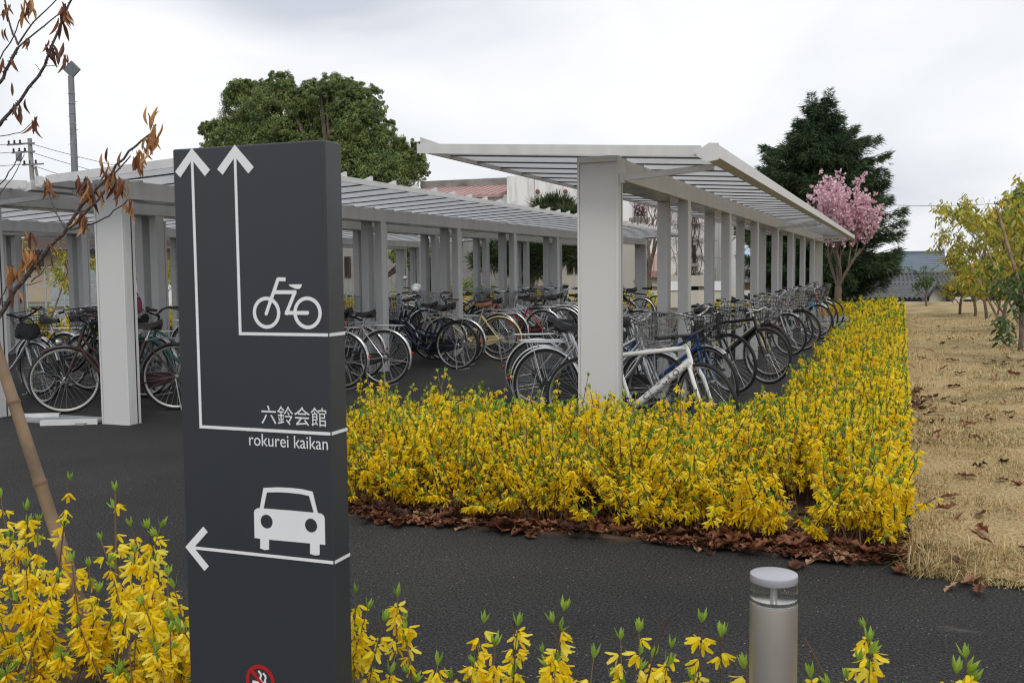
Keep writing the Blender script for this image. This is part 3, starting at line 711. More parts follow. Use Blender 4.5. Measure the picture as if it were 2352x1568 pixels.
def chainring():
    b = MB(); y = -.045; b.ring((BB.x, y, BB.z), .083, .004, 28, 4); b.ring((BB.x, y, BB.z), .03, .006, 14, 4)
    for k in range(5): a = k*1.2566; b.tube([(BB.x+.03*math.cos(a), y, BB.z+.03*math.sin(a)), (BB.x+.082*math.cos(a), y, BB.z+.082*math.sin(a))], .006, 4)
    b.tube([(BB.x, y, BB.z+.083), (0, y, WR+.04)], .004, 4); b.tube([(BB.x, y, BB.z-.083), (.03, y, .21), (0, y, WR-.04)], .004, 4); b.ring((0, y, WR), .04, .01, 16, 4)
    b.box((.03, y-.012, .235), (.02, .012, .09)); return b
def crank():
    b = MB()
    for s, a in ((-1, -.9), (1, 2.24)):
        e = Vector((BB.x+.165*math.cos(a), s*.085, BB.z+.165*math.sin(a))); b.tube([Vector((BB.x, s*.07, BB.z)), e], [.011, .009], 6); b.tube([e, e+Vector((0, s*.10, 0))], .005, 5)
    b.tube([(BB.x, -.075, BB.z), (BB.x, .075, BB.z)], .008, 6); return b
def pedal(): return MB().box((0, .05, 0), (.075, .085, .026))
def basket_mesh(fine):
    b = MB(); x0, x1, z0, z1 = .965, 1.265, .755, 1.0; n = 5 if not fine else 9; r = .0026 if not fine else .0016
    def rng_(t):                                     # half width, back x, front x at height fraction
        return (.125+.05*t, x0-.015*t, x1-.07+.07*t)
    def loop(t, rr):
        h, a, c = rng_(t); z = z0+(z1-z0)*t; pts = [(a, -h, z+.02*t), (a, h, z+.02*t), (c-.04, h, z), (c, h-.05, z), (c, -h+.05, z), (c-.04, -h, z)]
        b.tube(pts, rr, 4, close=True)
    for k in range(n+1): loop(k/n, r if 0 < k < n else .0042)
    m = 7 if not fine else 12
    for k in range(m):
        u = k/(m-1)
        h0, a0, c0 = rng_(0); h1, a1, c1_ = rng_(1)
        for s in (-1, 1): b.tube([(a0+(c0-.04-a0)*u, s*h0, z0), (a1+(c1_-.04-a1)*u, s*h1, z1+.02*(1-u))], r, 3, cap=False)
        y = -1+2*u
        b.tube([(a1, y*h1, z1+.02), (a0, y*h0, z0), (c0, y*(h0-.05), z0), (c1_, y*(h1-.05), z1)], r, 3, cap=False)
    return b
def basket_stay():
    b = MB()
    for s in (-1, 1): b.tube([(1.09, s*.062, WR), (1.10, s*.075, .70), (1.08, s*.06, .752)], .0045, 5)
    b.box((.955, 0, .86), (.03, .10, .05)); return b
def stand():
    b = MB()
    b.tube([(.0, -.07, WR-.01), (-.06, -.14, .012), (-.13, -.14, .008), (-.13, .14, .008), (-.06, .14, .012), (.0, .07, WR-.01)], .0065, 5); return b
def side_stand():
    b = MB(); b.tube([(.14, .06, .31), (.10, .17, .012), (.125, .19, .008)], .0085, 6); return b
def lamp():
    b = MB(); b.lathe([(.012, -.035), (.03, -.02), (.036, .02), (.034, .025)], c=(1.13, .0, .735), n=12, axis='x'); b.tube([(1.05, 0, .70), (1.12, 0, .725)], .006, 5); return b
def bike(rear, head, front_anchor=None, style='city', colour=None, row='right', steer=0.0, lean=0.0, basket='wire', sad=BLK, fend=FEND, rackon=True, grips=BLK, label=None, wall=None, barmat=None, extra=None, scale=1.0, group=None):
    x, y = rear
    t = thing('bicycle', label, 'bicycle', (x, y, 0), head, group); t.rotation_euler = (lean, 0, head); t.scale = (scale,)*3
    fm = {'city': fr_city, 'straight': fr_straight, 'diamond': fr_diamond}[style]; sport = style == 'diamond'
    fr = ob('frame', cached('frame_'+style, fm), colour, t)
    Rm = Matrix.Translation(HB) @ Matrix.Rotation(steer, 4, AX) @ Matrix.Translation(-HB)
    def st(o): o.matrix_local = Rm; return o
    def wheel(nm, hub, steered):
        w = ob(nm, cached('wheel_rim', w_metal), RIMM if not sport else STEEL, t)
        w.matrix_local = (Rm if steered else Matrix.Identity(4)) @ Matrix.Translation(hub)
        ty = ob('tyre', cached('tyre', w_tyre), RUB, w); ob('spokes', cached('spokes', w_spokes, False), STEEL, w)
        if wall: ob('tyre_sidewall', cached('sidewall', lambda: MB().ring((0, 0, 0), .3225, .0165, 44, 6)), wall, w)
        return w
    wheel('rear_wheel', RH, False); wheel('front_wheel', FH, True)
    st(ob('fork', cached('fork_'+('s' if sport else 'c'), fork_straight if sport else fork_city), colour, t))
    hb = st(ob('handlebar', cached('bar_'+('f' if sport else 'c'), bar_flat if sport else bar_city), barmat or (BLK if sport else CHROME), t))
    gm = cached('grip_'+('f' if sport else 'c'), grip_flat if sport else grip_city)
    ob('grip', gm, grips, hb); q = ob('grip', gm, grips, hb); q.scale = (1, -1, 1)
    st(ob('brake_cable', cached('cables', cables), BLK, t))
    sdo = ob('saddle', cached('saddle'+str(sport), lambda: saddle(sport)), sad, t)
    ob('seat_post', cached('seatpost', seatpost), CHROME, t)
    ob('crank', cached('crank', crank), STEEL, t)
    for s, a in ((-1, -.9), (1, 2.24)):
        p = ob('pedal', cached('pedal', pedal, False), BLK, t, (BB.x+.165*math.cos(a), s*.085, BB.z+.165*math.sin(a)));  p.scale = (1, s, 1)
    if sport:
        ob('chainring', cached('chainring', chainring), BLK, t); ob('kickstand', cached('side_stand', side_stand), BLK, t)
    else:
        ob('chain_case', cached('chaincase', chaincase), BLK if fend is FEND else fend, t); ob('kickstand', cached('stand', stand), STEEL, t)
    if fend:
        o = ob('rear_fender', cached('rfender', lambda: arc_fender(R_(12), R_(205))), fend, t, RH)
        o = ob('front_fender', cached('ffender', lambda: arc_fender(R_(55), R_(200))), fend, t); o.matrix_local = Rm @ Matrix.Translation(FH)
        rf = MB
        ob('rear_reflector', cached('reflector', lambda: MB().lathe([(.02, -.012), (.021, .0), (.004, .006)], c=(-.372, 0, .40), n=10, axis='x')), REDL, t)
        if not sport: st(ob('headlamp', cached('lamp', lamp), STEEL, t))
    if rackon: ob('rear_rack', cached('rack', rack), FEND if fend in (FEND, None) else STEEL, t)
    if basket:
        bm_ = {'wire': STEEL, 'black': BLK, 'mesh': BLK}[basket]
        bo_ = st(ob('basket', cached('basket_'+('m' if basket == 'mesh' else 'w'), lambda: basket_mesh(basket == 'mesh'), False), bm_, t)); ob('basket_stay', cached('basket_stay', basket_stay), bm_, bo_)
    return t, hb
def paint(name, c, r=.28, metal=.15): return mat('bike_'+name, c, r, metal=metal, var=.05, scale=9)
SIL = paint('silver', (.50, .50, .51), .26, .75); WHT = paint('white', (.74, .74, .72), .3, 0); NAV = paint('navy', (.015, .028, .085)); BLKP = paint('black', (.013, .013, .014), .3)
CRM = paint('cream', (.60, .52, .27)); BRN = paint('brown', (.055, .028, .02)); TEA = paint('teal_green', (.035, .13, .105)); LBL = paint('light_blue', (.16, .42, .50)); ORG = paint('orange', (.62, .12, .015)); REDP = paint('red', (.42, .02, .025)); BLU = paint('blue', (.02, .08, .26)); DTE = paint('dark_teal', (.01, .10, .17))
MAR = paint('maroon_fender', (.06, .03, .032)); GUMW = mat('gum_sidewall', (.36, .17, .07), .7); WHW = mat('pale_sidewall', (.5, .48, .42), .7); CRW = mat('brown_sidewall', (.10, .045, .025), .7)
ORD = ['nearest', 'second', 'third', 'fourth', 'fifth', 'sixth', 'seventh', 'eighth', 'ninth', 'tenth', 'eleventh', 'twelfth', 'thirteenth', 'fourteenth', 'fifteenth', 'sixteenth', 'seventeenth', 'eighteenth', 'nineteenth', 'twentieth', 'twenty-first', 'twenty-second', 'twenty-third', 'twenty-fourth', 'twenty-fifth', 'twenty-sixth', 'twenty-seventh', 'twenty-eighth']
ROWS = {'A': [], 'B': [], 'C': []}
def G2(p, z=0): q = g(*p, z); return (float(q[0]), float(q[1]))
def put(row, anchor, deg, which='r', **kw):
    """anchor: ground point of the rear ('r') or front ('f') tyre; deg: heading"""
    h = R_(deg); x, y = anchor; WB = FH.x
    if which == 'f': x, y = x-WB*math.cos(h), y-WB*math.sin(h)
    ROWS[row].append((y, (x, y), h, kw))
def two(row, r, f, **kw):
    put(row, r, math.degrees(math.atan2(f[1]-r[1], f[0]-r[0])), **kw)
TOP = 2*WR
# --- right row (front wheels toward the hedge)
put('A', G2(cA3(1140, 845), TOP), -9, 'f', style='diamond', colour=WHT, steer=-.5, basket=None, fend=None, rackon=False, desc='white straight-bar bicycle with black down-tube lettering', extra='letter', barmat=BLK)
put('A', G2(cA3(720, 762), TOP), -6, 'f', style='city', colour=SIL, steer=-.25, basket='wire', desc='silver city bicycle with a silver wire basket')
put('A', G2(cA3(1180, 708), TOP), -10, 'f', style='straight', colour=BLU, steer=-.5, basket='black', wall=WHW, desc='blue city bicycle with a black wire basket')
put('A', G2(cA3(1340, 600), TOP), -8, 'f', style='city', colour=BLKP, steer=-.35, basket='black', fend=None, desc='black step-through bicycle with a black wire basket')
put('A', G2(cA3(1640, 1038)), -15, 'f', style='diamond', colour=BLKP, steer=-.25, basket=None, fend=None, rackon=False, barmat=CHROME, desc='black straight-bar bicycle with silver bars')
put('A', G2(cA3(1655, 975)), -8, 'f', style='straight', colour=CRM, steer=-.3, basket='black', wall=CRW, fend=MAR, desc='cream bicycle with brown fenders and black basket')
put('A', G2(cA3(1830, 795)), -10, 'f', style='city', colour=SIL, steer=-.4, basket='wire', desc='silver city bicycle with its wire basket turned aside')
put('A', (-1.35, 17.6), -6, 'f', style='city', colour=BRN, steer=-.1, basket='black', fend=MAR, wall=CRW, desc='brown city bicycle with a black basket')
put('A', (-1.45, 18.6), -14, 'f', style='city', colour=SIL, steer=-.5, basket='wire', desc='silver city bicycle with a tall wire basket')
put('A', G2(cA3(2095, 652)), -14, 'f', style='straight', colour=LBL, steer=-.45, basket='black', desc='light blue bicycle with twin straight tubes')
put('A', (-1.35, 21.2), -8, 'f', style='city', colour=SIL, steer=.1, basket='wire', desc='silver city bicycle')
put('A', (-1.25, 22.6), -15, 'f', style='straight', colour=ORG, steer=-.2, basket=None, wall=GUMW, desc='orange-rimmed bicycle without a basket')
put('A', (-1.2, 23.9), -8, 'f', style='diamond', colour=BLKP, steer=-.2, basket=None, fend=None, rackon=False, desc='black straight-bar bicycle')
put('A', (-1.45, 25.6), -8, 'f', style='city', colour=SIL, steer=-.2, basket='wire', desc='silver city bicycle')
put('A', G2(c1(1850, 757), TOP), -3, 'r', style='straight', colour=SIL, steer=-.1, basket='wire', desc='grey city bicycle with a bare rear wheel')
put('A', G2(c1(1790, 698), TOP), 4, 'r', style='city', colour=SIL, steer=.0, basket=None, desc='silver city bicycle with a long rear rack')
# --- middle row (front wheels toward the left)
two('B', G2(c3(1590, 1205)), G2(c3(640, 1238)), style='city', colour=BRN, steer=.18, basket=None, sad=BROWNL, fend=MAR, wall=WHW, grips=BROWNL, barmat=BLK, desc='dark brown bicycle with a studded brown saddle')
put('B', G2(c3(790, 1032)), 176, 'f', style='city', colour=BLKP, steer=.15, basket='black', desc='black city bicycle with a large black wire basket')
put('B', G2(c3(1290, 1095)), 184, 'f', style='straight', colour=TEA, steer=.1, basket=None, sad=BROWNL, grips=BROWNL, barmat=BLK, fend=TEA, desc='teal green bicycle with brown grips')
put('B', G2(c1(30, 1135)), 183, 'r', style='city', colour=SIL, steer=.2, basket='wire', desc='silver city bicycle half hidden by the dark sign')
put('B', G2(c1(200, 1042)), 186, 'r', style='straight', colour=BLKP, steer=.2, basket='black', wall=GUMW, desc='black bicycle with tan-walled tyres')
put('B', G2(c1(405, 1105)), 188, 'r', style='city', colour=SIL, steer=.2, basket='wire', desc='silver city bicycle with shiny fender and long rack')
two('B', G2(c1(1060, 965)), G2(c1(545, 948)), style='city', colour=NAV, steer=.35, basket='wire', fend=BLKP, desc='navy blue step-through bicycle with silver swept bars')
put('B', G2(c1(960, 893)), 190, 'r', style='city', colour=SIL, steer=.3, basket='wire', desc='silver bicycle with white-edged rear fender')
put('B', G2(c1(1450, 888)), 187, 'r', style='straight', colour=CRM, steer=.55, basket=None, sad=TAN, fend=CRM, wall=GUMW, grips=TAN, barmat=BLK, desc='cream bicycle with tan saddle and amber tyre walls')
put('B', G2(c1(1530, 806)), 186, 'r', style='city', colour=SIL, steer=.3, basket='wire', desc='silver bicycle with white fender behind the cream one')
put('B', G2(c1(1780, 722)), 190, 'r', style='diamond', colour=WHT, steer=.2, basket=None, fend=None, rackon=False, desc='white bicycle without fenders')
put('B', G2(c1(1990, 735)), 184, 'r', style='straight', colour=WHT, steer=.3, basket='wire', sad=BROWNL, fend=MAR, desc='white bicycle with brown rear fender and saddle')
put('B', G2(c1(2075, 690)), 188, 'r', style='city', colour=SIL, steer=.35, basket='wire', desc='silver bicycle with white fender beside the broad pillar')
for i, (yy, cl, stl, bk, ds) in enumerate([(17.2, REDP, 'straight', 'black', 'red bicycle with a brown saddle'), (18.0, SIL, 'city', 'wire', 'silver city bicycle'), (19.0, SIL, 'straight', 'wire', 'silver twin-tube bicycle'), (20.0, BLKP, 'city', 'black', 'black city bicycle'), (21.1, DTE, 'straight', 'wire', 'dark teal bicycle'), (22.0, SIL, 'city', 'wire', 'silver city bicycle'), (23.2, BLKP, 'diamond', None, 'black straight-bar bicycle'), (24.4, SIL, 'city', 'wire', 'silver city bicycle'), (25.6, BLKP, 'diamond', None, 'black straight-bar bicycle'), (26.8, BLKP, 'diamond', None, 'black straight-bar bicycle with bare wheels')]):
    put('B', (-5.85+.15*math.sin(i*2.1), yy), 184+6*math.sin(i*1.7), 'r', style=stl, colour=cl, steer=.3*math.sin(i), basket=bk, fend=None if stl == 'diamond' else FEND, rackon=stl != 'diamond', sad=BROWNL if cl is REDP else BLK, desc=ds)
put('B', (-5.95, 13.75), 186, 'r', style='city', colour=BLKP, steer=.25, basket='black', desc='black city bicycle with a black basket')
put('B', (-6.1, 15.6), 183, 'r', style='city', colour=NAV, steer=.3, basket='wire', desc='dark blue city bicycle with a wire basket')
# --- left row (front wheels toward the right)
put('C', G2(c3(370, 1156)), 8, 'f', style='city', colour=SIL, steer=-.35, basket='mesh', barmat=BLK, desc='silver bicycle with a black mesh basket')
cdat = [(9.0, BLKP, 'city', 'black', 'black city bicycle with a deep basket'), (17.2, BLKP, 'city', 'wire', 'black city bicycle with a wire basket'), (9.7, WHT, 'straight', 'wire', 'white bicycle with a silver wire basket'), (10.6, SIL, 'city', 'wire', 'silver city bicycle'), (11.5, BLKP, 'city', 'black', 'black city bicycle'), (12.6, ORG, 'straight', 'mesh', 'orange bicycle with a black mesh basket'), (13.6, SIL, 'city', 'wire', 'silver city bicycle'), (14.7, REDP, 'city', 'wire', 'red city bicycle with a wire basket'), (15.6, SIL, 'city', 'wire', 'silver bicycle'), (18.2, DTE, 'diamond', None, 'dark teal bicycle with a thick frame'), (19.2, SIL, 'city', 'wire', 'silver city bicycle'), (20.3, BLKP, 'straight', 'wire', 'black twin-tube bicycle'), (21.4, SIL, 'city', 'wire', 'silver city bicycle'), (22.6, BLKP, 'city', 'black', 'black city bicycle'), (23.8, SIL, 'city', 'wire', 'silver city bicycle'), (25.2, SIL, 'city', 'black', 'silver bicycle with a black basket'), (26.6, SIL, 'city', 'wire', 'silver city bicycle')]
for i, (yy, cl, stl, bk, ds) in enumerate(cdat):
    put('C', (-8.35+.18*math.sin(i*2.3), yy), -4+8*math.sin(i*1.3), 'f', style=stl, colour=cl, steer=-.3+.35*math.sin(i*2), basket=bk, fend=None if stl == 'diamond' else FEND, rackon=stl != 'diamond', grips=BROWNL if i % 4 == 1 else BLK, desc=ds)
RN = {'A': 'lawn-side row', 'B': 'middle row', 'C': 'left row'}
LET = None
for rk, lst in ROWS.items():
    lst.sort(key=lambda q: q[0])
    for i, (yy, base, h, kw) in enumerate(lst):
        ds = kw.pop('desc'); ex = kw.pop('extra', None)
        lab = ds+(', nearest in the '+RN[rk] if i == 0 else ', %s in the %s' % (ORD[i], RN[rk]))
        o, hb = bike(base, h, label=lab, group='bicycles in the '+RN[rk], lean=random.uniform(-.03, .03), **kw)
        if ex == 'letter':                           # wordmark on the down tube of the white bicycle, on both sides
            me, bb = text('CENTURION', 0, .34, 0, .1, 'down_tube_lettering')
            d = (HB+AX*.03)-BB; u = d.normalized(); n = Vector((-u.z, 0, u.x)); h0 = (bb[1][1]-bb[0][1])
            for sd_ in (-1, 1):
                m2 = me.copy()
                for p in m2.vertices:
                    a = p.co[0]/.34; b_ = ((p.co[2]-bb[0][1])/h0-.5)*.044
                    w = (BB+u*(d.length*(.22+.68*(a if sd_ < 0 else 1-a))))+n*b_; yv = sd_*(math.sqrt(max(.031**2-b_**2, 0))+.0008)
                    p.co = (w.x, yv, w.z)
                ob('down_tube_lettering', m2, BLK, [c for c in o.children if c.name.startswith('frame')][0])
# scooter parked in the left row
sc = thing('motor_scooter', 'pale grey-green motor scooter with round mirrors parked among the left row bicycles', 'scooter', tuple(g(*c1(690, 240), .98)-np.array([.98*math.cos(R_(-70)), .98*math.sin(R_(-70)), .98])), R_(-70))
SCP = mat('scooter_paint', (.40, .47, .45), .25, var=.04)
bdy = MB(); bdy.tube(bez([(1.0, 0, .75), (.92, 0, .45), (.75, 0, .24), (.45, 0, .26)], 8), [.15, .17, .16, .15, .14, .13, .14, .15, .16], 10); bdy.tube(bez([(.45, 0, .30), (.2, 0, .55), (-.1, 0, .62), (-.35, 0, .58)], 8), [.17, .19, .2, .2, .19, .17, .15, .12, .07], 10); bdy.obj('body', SCP, sc, True)
hd = MB(); hd.lathe([(.02, -.1), (.11, -.07), (.14, 0), (.12, .07), (.09, .10)], c=(.98, 0, .98), n=16, axis='x'); hd.tube([(1.0, 0, .72), (.97, 0, .95)], .06, 10); ho = hd.obj('headset', SCP, sc, True)
MB().lathe([(.075, 0), (.07, .02), (.03, .035)], c=(1.08, 0, .98), n=16, axis='x').obj('headlight', mat('lamp_glass', (.75, .77, .78), .12, var=.02), ho, True)
hm = MB(); hm.tube([(.9, -.32, 1.02), (.98, -.12, 1.0), (.98, .12, 1.0), (.9, .32, 1.02)], .016, 8); hm.obj('handlebar', BLK, sc, True)
for s in (-1, 1):
    m_ = MB(); m_.tube([(.95, s*.2, 1.02), (.96, s*.26, 1.2)], .006, 5); mo = m_.obj('mirror_stalk', CHROME, sc)
    MB().lathe([(.055, -.008), (.058, 0), (.05, .012), (.02, .02)], c=(.955, s*.27, 1.245), n=16, axis='x').obj('mirror', CHROME, mo, True)
MB().box((-.05, 0, .76), (.62, .26, .10)).obj('seat', BLK, sc, bevel=.03)
for xx in (-.25, 1.05): w_ = MB().ring((xx, 0, .24), .19, .05, 24, 8).obj('tyre', RUB, sc, True); MB().lathe([(.13, -.03), (.15, 0), (.13, .03)], c=(xx, 0, .24), n=16, axis='y').obj('rim', STEEL, w_)

# bags left in two baskets
def bag(label, u, v, X, m, w=.26, h=.3):
    d = ray(u, v); p = CAM+d*(X/d[0]); t = thing('bag', label, 'bag', (p[0], p[1], p[2]-h*.5), R_(20)); b = MB(); V = []; F = []; n = 12
    for k, (z, sx, sy) in enumerate([(0, .8, .8), (.08*h, 1, 1), (.55*h, 1.02, .85), (.92*h, .9, .45), (h, .84, .2)]):
        for i in range(n): a = 2*math.pi*i/n; V.append((w/2*sx*math.copysign(abs(math.cos(a))**.6, math.cos(a)), w*.28*sy*math.copysign(abs(math.sin(a))**.6, math.sin(a))+.01*math.sin(3*a+k), z+.008*math.sin(5*a+k)))
    for k in range(4):
        for i in range(n): F.append((k*n+i, k*n+(i+1) % n, (k+1)*n+(i+1) % n, (k+1)*n+i))
    F += [tuple(range(n))[::-1], tuple(4*n+i for i in range(n))]; b.add(V, F); b.obj('body', m, t, True)
    MB().tube(bez([(-w*.25, 0, h*.97), (-w*.2, .01, h*1.5), (w*.2, .01, h*1.5), (w*.25, 0, h*.97)], 10), .008, 6).obj('handle', m, t, True)
bag('pink bag hanging from a bicycle basket right of the middle pillar', *c3(1212, 270), -8.0, mat('pink_cloth', (.28, .05, .12), .7, var=.15), .15, .17)
bag('black bag lying in the mesh basket at the left edge', *c3(250, 500), -8.75, BLK, .26, .16)
# ================================================================== FORSYTHIA
def petal_template():
    V, F = [], []
    for k in range(4):
        a = k*math.pi/2; c, s = math.cos(a), math.sin(a); o = len(V)
        for r, z, w in ((.0025, .002, .0024), (.0085, .016, .0046), (.0165, .0275, .0022)):
            for q in (-1, 1): V.append((r*c-q*w*s, r*s+q*w*c, z))
        F += [(o, o+1, o+3, o+2), (o+2, o+3, o+5, o+4)]
    return np.array(V), np.array(F)
def tuft_template(n=5, L=.036):
    V, F = [], []
    for k in range(n):
        a = k*2.4; c, s = math.cos(a), math.sin(a); o = len(V); sp = .5+.5*((k*37) % 10)/10
        for r, z, w in ((.001, 0, .0022), (.012*sp, L*.42, .0058), (.020*sp, L*(.8+.2*sp), .0006)):
            for q in (-1, 1): V.append((r*c-q*w*s, r*s+q*w*c, z))
        F += [(o, o+1, o+3, o+2), (o+2, o+3, o+5, o+4)]
    return np.array(V), np.array(F)
FT, FF = petal_template(); LT, LF_ = tuft_template()
YEL = mat('forsythia_petals', (.8, .5, .02), .55, attr=[(0, (.86, .58, .010)), (.35, (.95, .71, .016)), (.75, (.98, .80, .03)), (1, (.98, .86, .13))], transl=.52, spec=.2)
GRN = mat('forsythia_leaves', (.15, .3, .04), .5, attr=[(0, (.09, .18, .025)), (.4, (.20, .34, .045)), (.8, (.32, .46, .065)), (1, (.45, .58, .11))], transl=.35, spec=.3)
STEM = mat('forsythia_stems', (.13, .075, .04), .8, attr=[(0, (.07, .035, .022)), (.6, (.15, .085, .045)), (1, (.22, .15, .08))])
def make_stems(base, tip, bend, k=7):
    """(m,3) base, tip -> polylines (m,k,3)"""
    m = len(base); t = np.linspace(0, 1, k)[None, :, None]
    mid = (base+tip)/2+bend
    return (1-t)**2*base[:, None]+2*t*(1-t)*mid[:, None]+t**2*tip[:, None]
def sample_along(P, n_per, t0, t1):
    """points on polylines, returns positions, tangents, stem index, t"""
    m, k, _ = P.shape; n = int(n_per.sum()); idx = np.repeat(np.arange(m), n_per); t = t0+(t1-t0)*rng.random(n)
    f = t*(k-1); i = np.minimum(f.astype(int), k-2); w = (f-i)[:, None]
    a, b = P[idx, i], P[idx, i+1]; d = b-a; d /= np.maximum(np.linalg.norm(d, axis=1, keepdims=True), 1e-9)
    return a*(1-w)+b*w, d, idx, t
def bloom(P, n_flower, n_tuft, t0=.3, fs=1.0, tip_tufts=True, lf_scale=1.0):
    p, d, idx, t = sample_along(P, n_flower, t0, .99); n = len(p)
    a = rng.uniform(0, 6.283, n); out = np.stack([np.cos(a), np.sin(a), np.zeros(n)], 1)
    dirv = out*(.55+.5*rng.random((n, 1)))+np.array([[0, 0, -1.]])*(.35+.75*rng.random((n, 1)))
    pos = p+out*(.006+.012*rng.random((n, 1)))
    fl = scatter(FT, FF, pos, frames(dirv), fs*(.8+.5*rng.random(n)))
    q, d2, i2, t2 = sample_along(P, n_tuft, .35, .98); m = len(q); a = rng.uniform(0, 6.283, m)
    up = d2*.8+np.stack([np.cos(a), np.sin(a), .6+np.zeros(m)], 1)*.75
    lp, ld, ls = q, up, lf_scale*(.6+.6*rng.random(m))
    if tip_tufts:
        sel = rng.random(len(P)) < .7; tp = P[sel, -1]; td = P[sel, -1]-P[sel, -2]+rng.normal(0, .004, tp.shape); lp = np.concatenate([lp, tp]); ld = np.concatenate([ld, td]); ls = np.concatenate([ls, lf_scale*(.6+.5*rng.random(len(tp)))])
    lv = scatter(LT, LF_, lp, frames(ld), ls)
    return fl, lv, (pos, dirv), (lp, ld)
def hedge_pts(n, x0, x1, y0, y1, top=.52, spacing=.25):
    """stems fan out of individual plants, so the top is uneven and tufted"""
    A = (x1-x0)*(y1-y0); m = max(3, int(A/spacing**2)); c = np.stack([rng.uniform(x0, x1, m), rng.uniform(y0, y1, m)], 1); ph = .84+.26*rng.random(m)
    i = rng.integers(0, m, n); base = np.concatenate([c[i]+rng.normal(0, .07, (n, 2)), np.full((n, 1), .02)], 1)
    out = rng.normal(0, .15, (n, 2)); h = top*ph[i]*(.55+.55*rng.random(n)**.7)*(1+.28*(rng.random(n) > .93))*(1-.9*np.minimum(.45, np.linalg.norm(out, axis=1))**1.6)
    tip = base+np.concatenate([out, h[:, None]], 1)
    tip[:, 0] = np.clip(tip[:, 0], x0-.16, x1+.05); base[:, 0] = np.clip(base[:, 0], x0, x1); base[:, 1] = np.clip(base[:, 1], y0, y1)
    return base, tip
def add_hedge(name, label, stems_sets, n_obj=0, simple=False, group='forsythia hedges'):
    t = thing(name, label, 'hedge', tuple(np.mean([s[0].mean(0) for s in stems_sets], axis=0)*np.array([1, 1, 0])), 0, group)
    off = np.array(t.location)
    allP, NF, NT, FS = [], [], [], []
    fls, lvs, sts = [], [], []
    cand = []
    for (base, tip, nf, ntf, fs, t0) in stems_sets:
        m = len(base); bend = rng.normal(0, .035, (m, 3)); bend[:, 2] = np.abs(bend[:, 2])*1.6
        P = make_stems(base-off, tip-off, bend)
        fl, lv, fp, lp = bloom(P, rng.poisson(nf*rng.gamma(2.2, 1/2.2, m)), rng.poisson(ntf, m), t0, fs, True, fs)
        fls.append(fl); lvs.append(lv); sts.append(tubes_np(P, np.linspace(.0048, .0022, 7)[None].repeat(m, 0)*fs**.5))
        cand.append((fp, fs))
    if n_obj:                                        # the 300 blossoms nearest the camera are parts of their own
        (pos, dr), fs = cand[0]; V, F, r = fls[0]; nT = len(FT); n = len(pos)
        dist = np.linalg.norm(pos+off-CAM, axis=1)-.6*(pos[:, 2]); pick = np.argsort(dist)[:n_obj]; keep = np.ones(n, bool); keep[pick] = False
        V3 = V.reshape(n, nT, 3); r3 = r.reshape(n, nT); k = keep.sum()
        fls[0] = (V3[keep].reshape(-1, 3), (FF[None]+(np.arange(k)*nT)[:, None, None]).reshape(-1, 4), r3[keep].ravel())
        protos = [mesh_np('blossom', FT*s_, FF, np.full(len(FT), r_)) for s_, r_ in ((.85, .2), (1, .5), (1.1, .7), (1.2, .95))]
        Rm = frames(dr[pick])
        for j, i in enumerate(pick):
            mtx = Matrix(Rm[j].tolist()).to_4x4(); mtx.translation = Vector(pos[i]); o = ob('blossom', protos[j % 4], YEL, t); o.matrix_local = mtx
    tag(ob('stems', mesh_np('stems', *join_np(sts)), STEM, t), kind='stuff')
    tag(ob('blossoms', mesh_np('blossoms', *join_np(fls)), YEL, t), kind='stuff')
    tag(ob('leaves', mesh_np('leaves', *join_np(lvs)), GRN, t), kind='stuff')
    return t
def skewed(bt):
    b, t_ = bt; s = (.0135*(b[:, 1]-7.6))[:, None]*np.array([[1, 0, 0]]); return b+s, t_+s
S = []
b, t_ = hedge_pts(1750, HX0+.08, .05, 5.12, 6.74); S.append((b, t_, 22, 5.5, .86, .27))
# low arching stems spilling over the front edge and the lawn side
n = 190; b = np.stack([rng.uniform(HX0, .05, n), rng.uniform(5.12, 5.3, n), np.full(n, .02)], 1); t_ = b+np.stack([rng.normal(0, .12, n), -rng.uniform(.05, .24, n), rng.uniform(.10, .40, n)], 1); S.append((b, t_, 13, 1.8, 1.0, .3))
n = 150; b = np.stack([rng.uniform(.0, .1, n), rng.uniform(5.1, 11, n), np.full(n, .02)], 1); t_ = b+np.stack([rng.uniform(-.02, .09, n), rng.normal(0, .1, n), rng.uniform(.15, .42, n)], 1); S.append((b, t_, 13, 2, 1.0, .3))
b, t_ = skewed(hedge_pts(1050, -.68, .10, 6.6, 10.2)); S.append((b, t_, 21, 4.5, .88, .34))
b, t_ = skewed(hedge_pts(1050, -.68, .10, 10.2, 17)); S.append((b, t_, 17, 3.4, 1.02, .40))
b, t_ = skewed(hedge_pts(620, -.68, .10, 17, 27.6)); S.append((b, t_, 12, 3.0, 1.6, .5))
b, t_ = skewed(hedge_pts(480, -5.0, .10, 27.7, 30)); S.append((b, t_, 13, 1.2, 1.8, .2))
add_hedge('forsythia_hedge', 'flowering yellow forsythia hedge wrapping round the bicycles beside the lawn', S, 300)
b, t_ = hedge_pts(900, -17.6, -16.7, 8.5, 30, top=.62)
add_hedge('forsythia_hedge', 'yellow forsythia hedge along the road behind the leftmost bicycles', [(b, t_, 8, 1.6, 2.0, .12)])
b, t_ = hedge_pts(800, -16.5, -7.2, 31.6, 33.0, top=.68)
add_hedge('forsythia_hedge', 'yellow forsythia hedge behind the far end of the middle shelters', [(b, t_, 9, 1.8, 2.1, .12)])
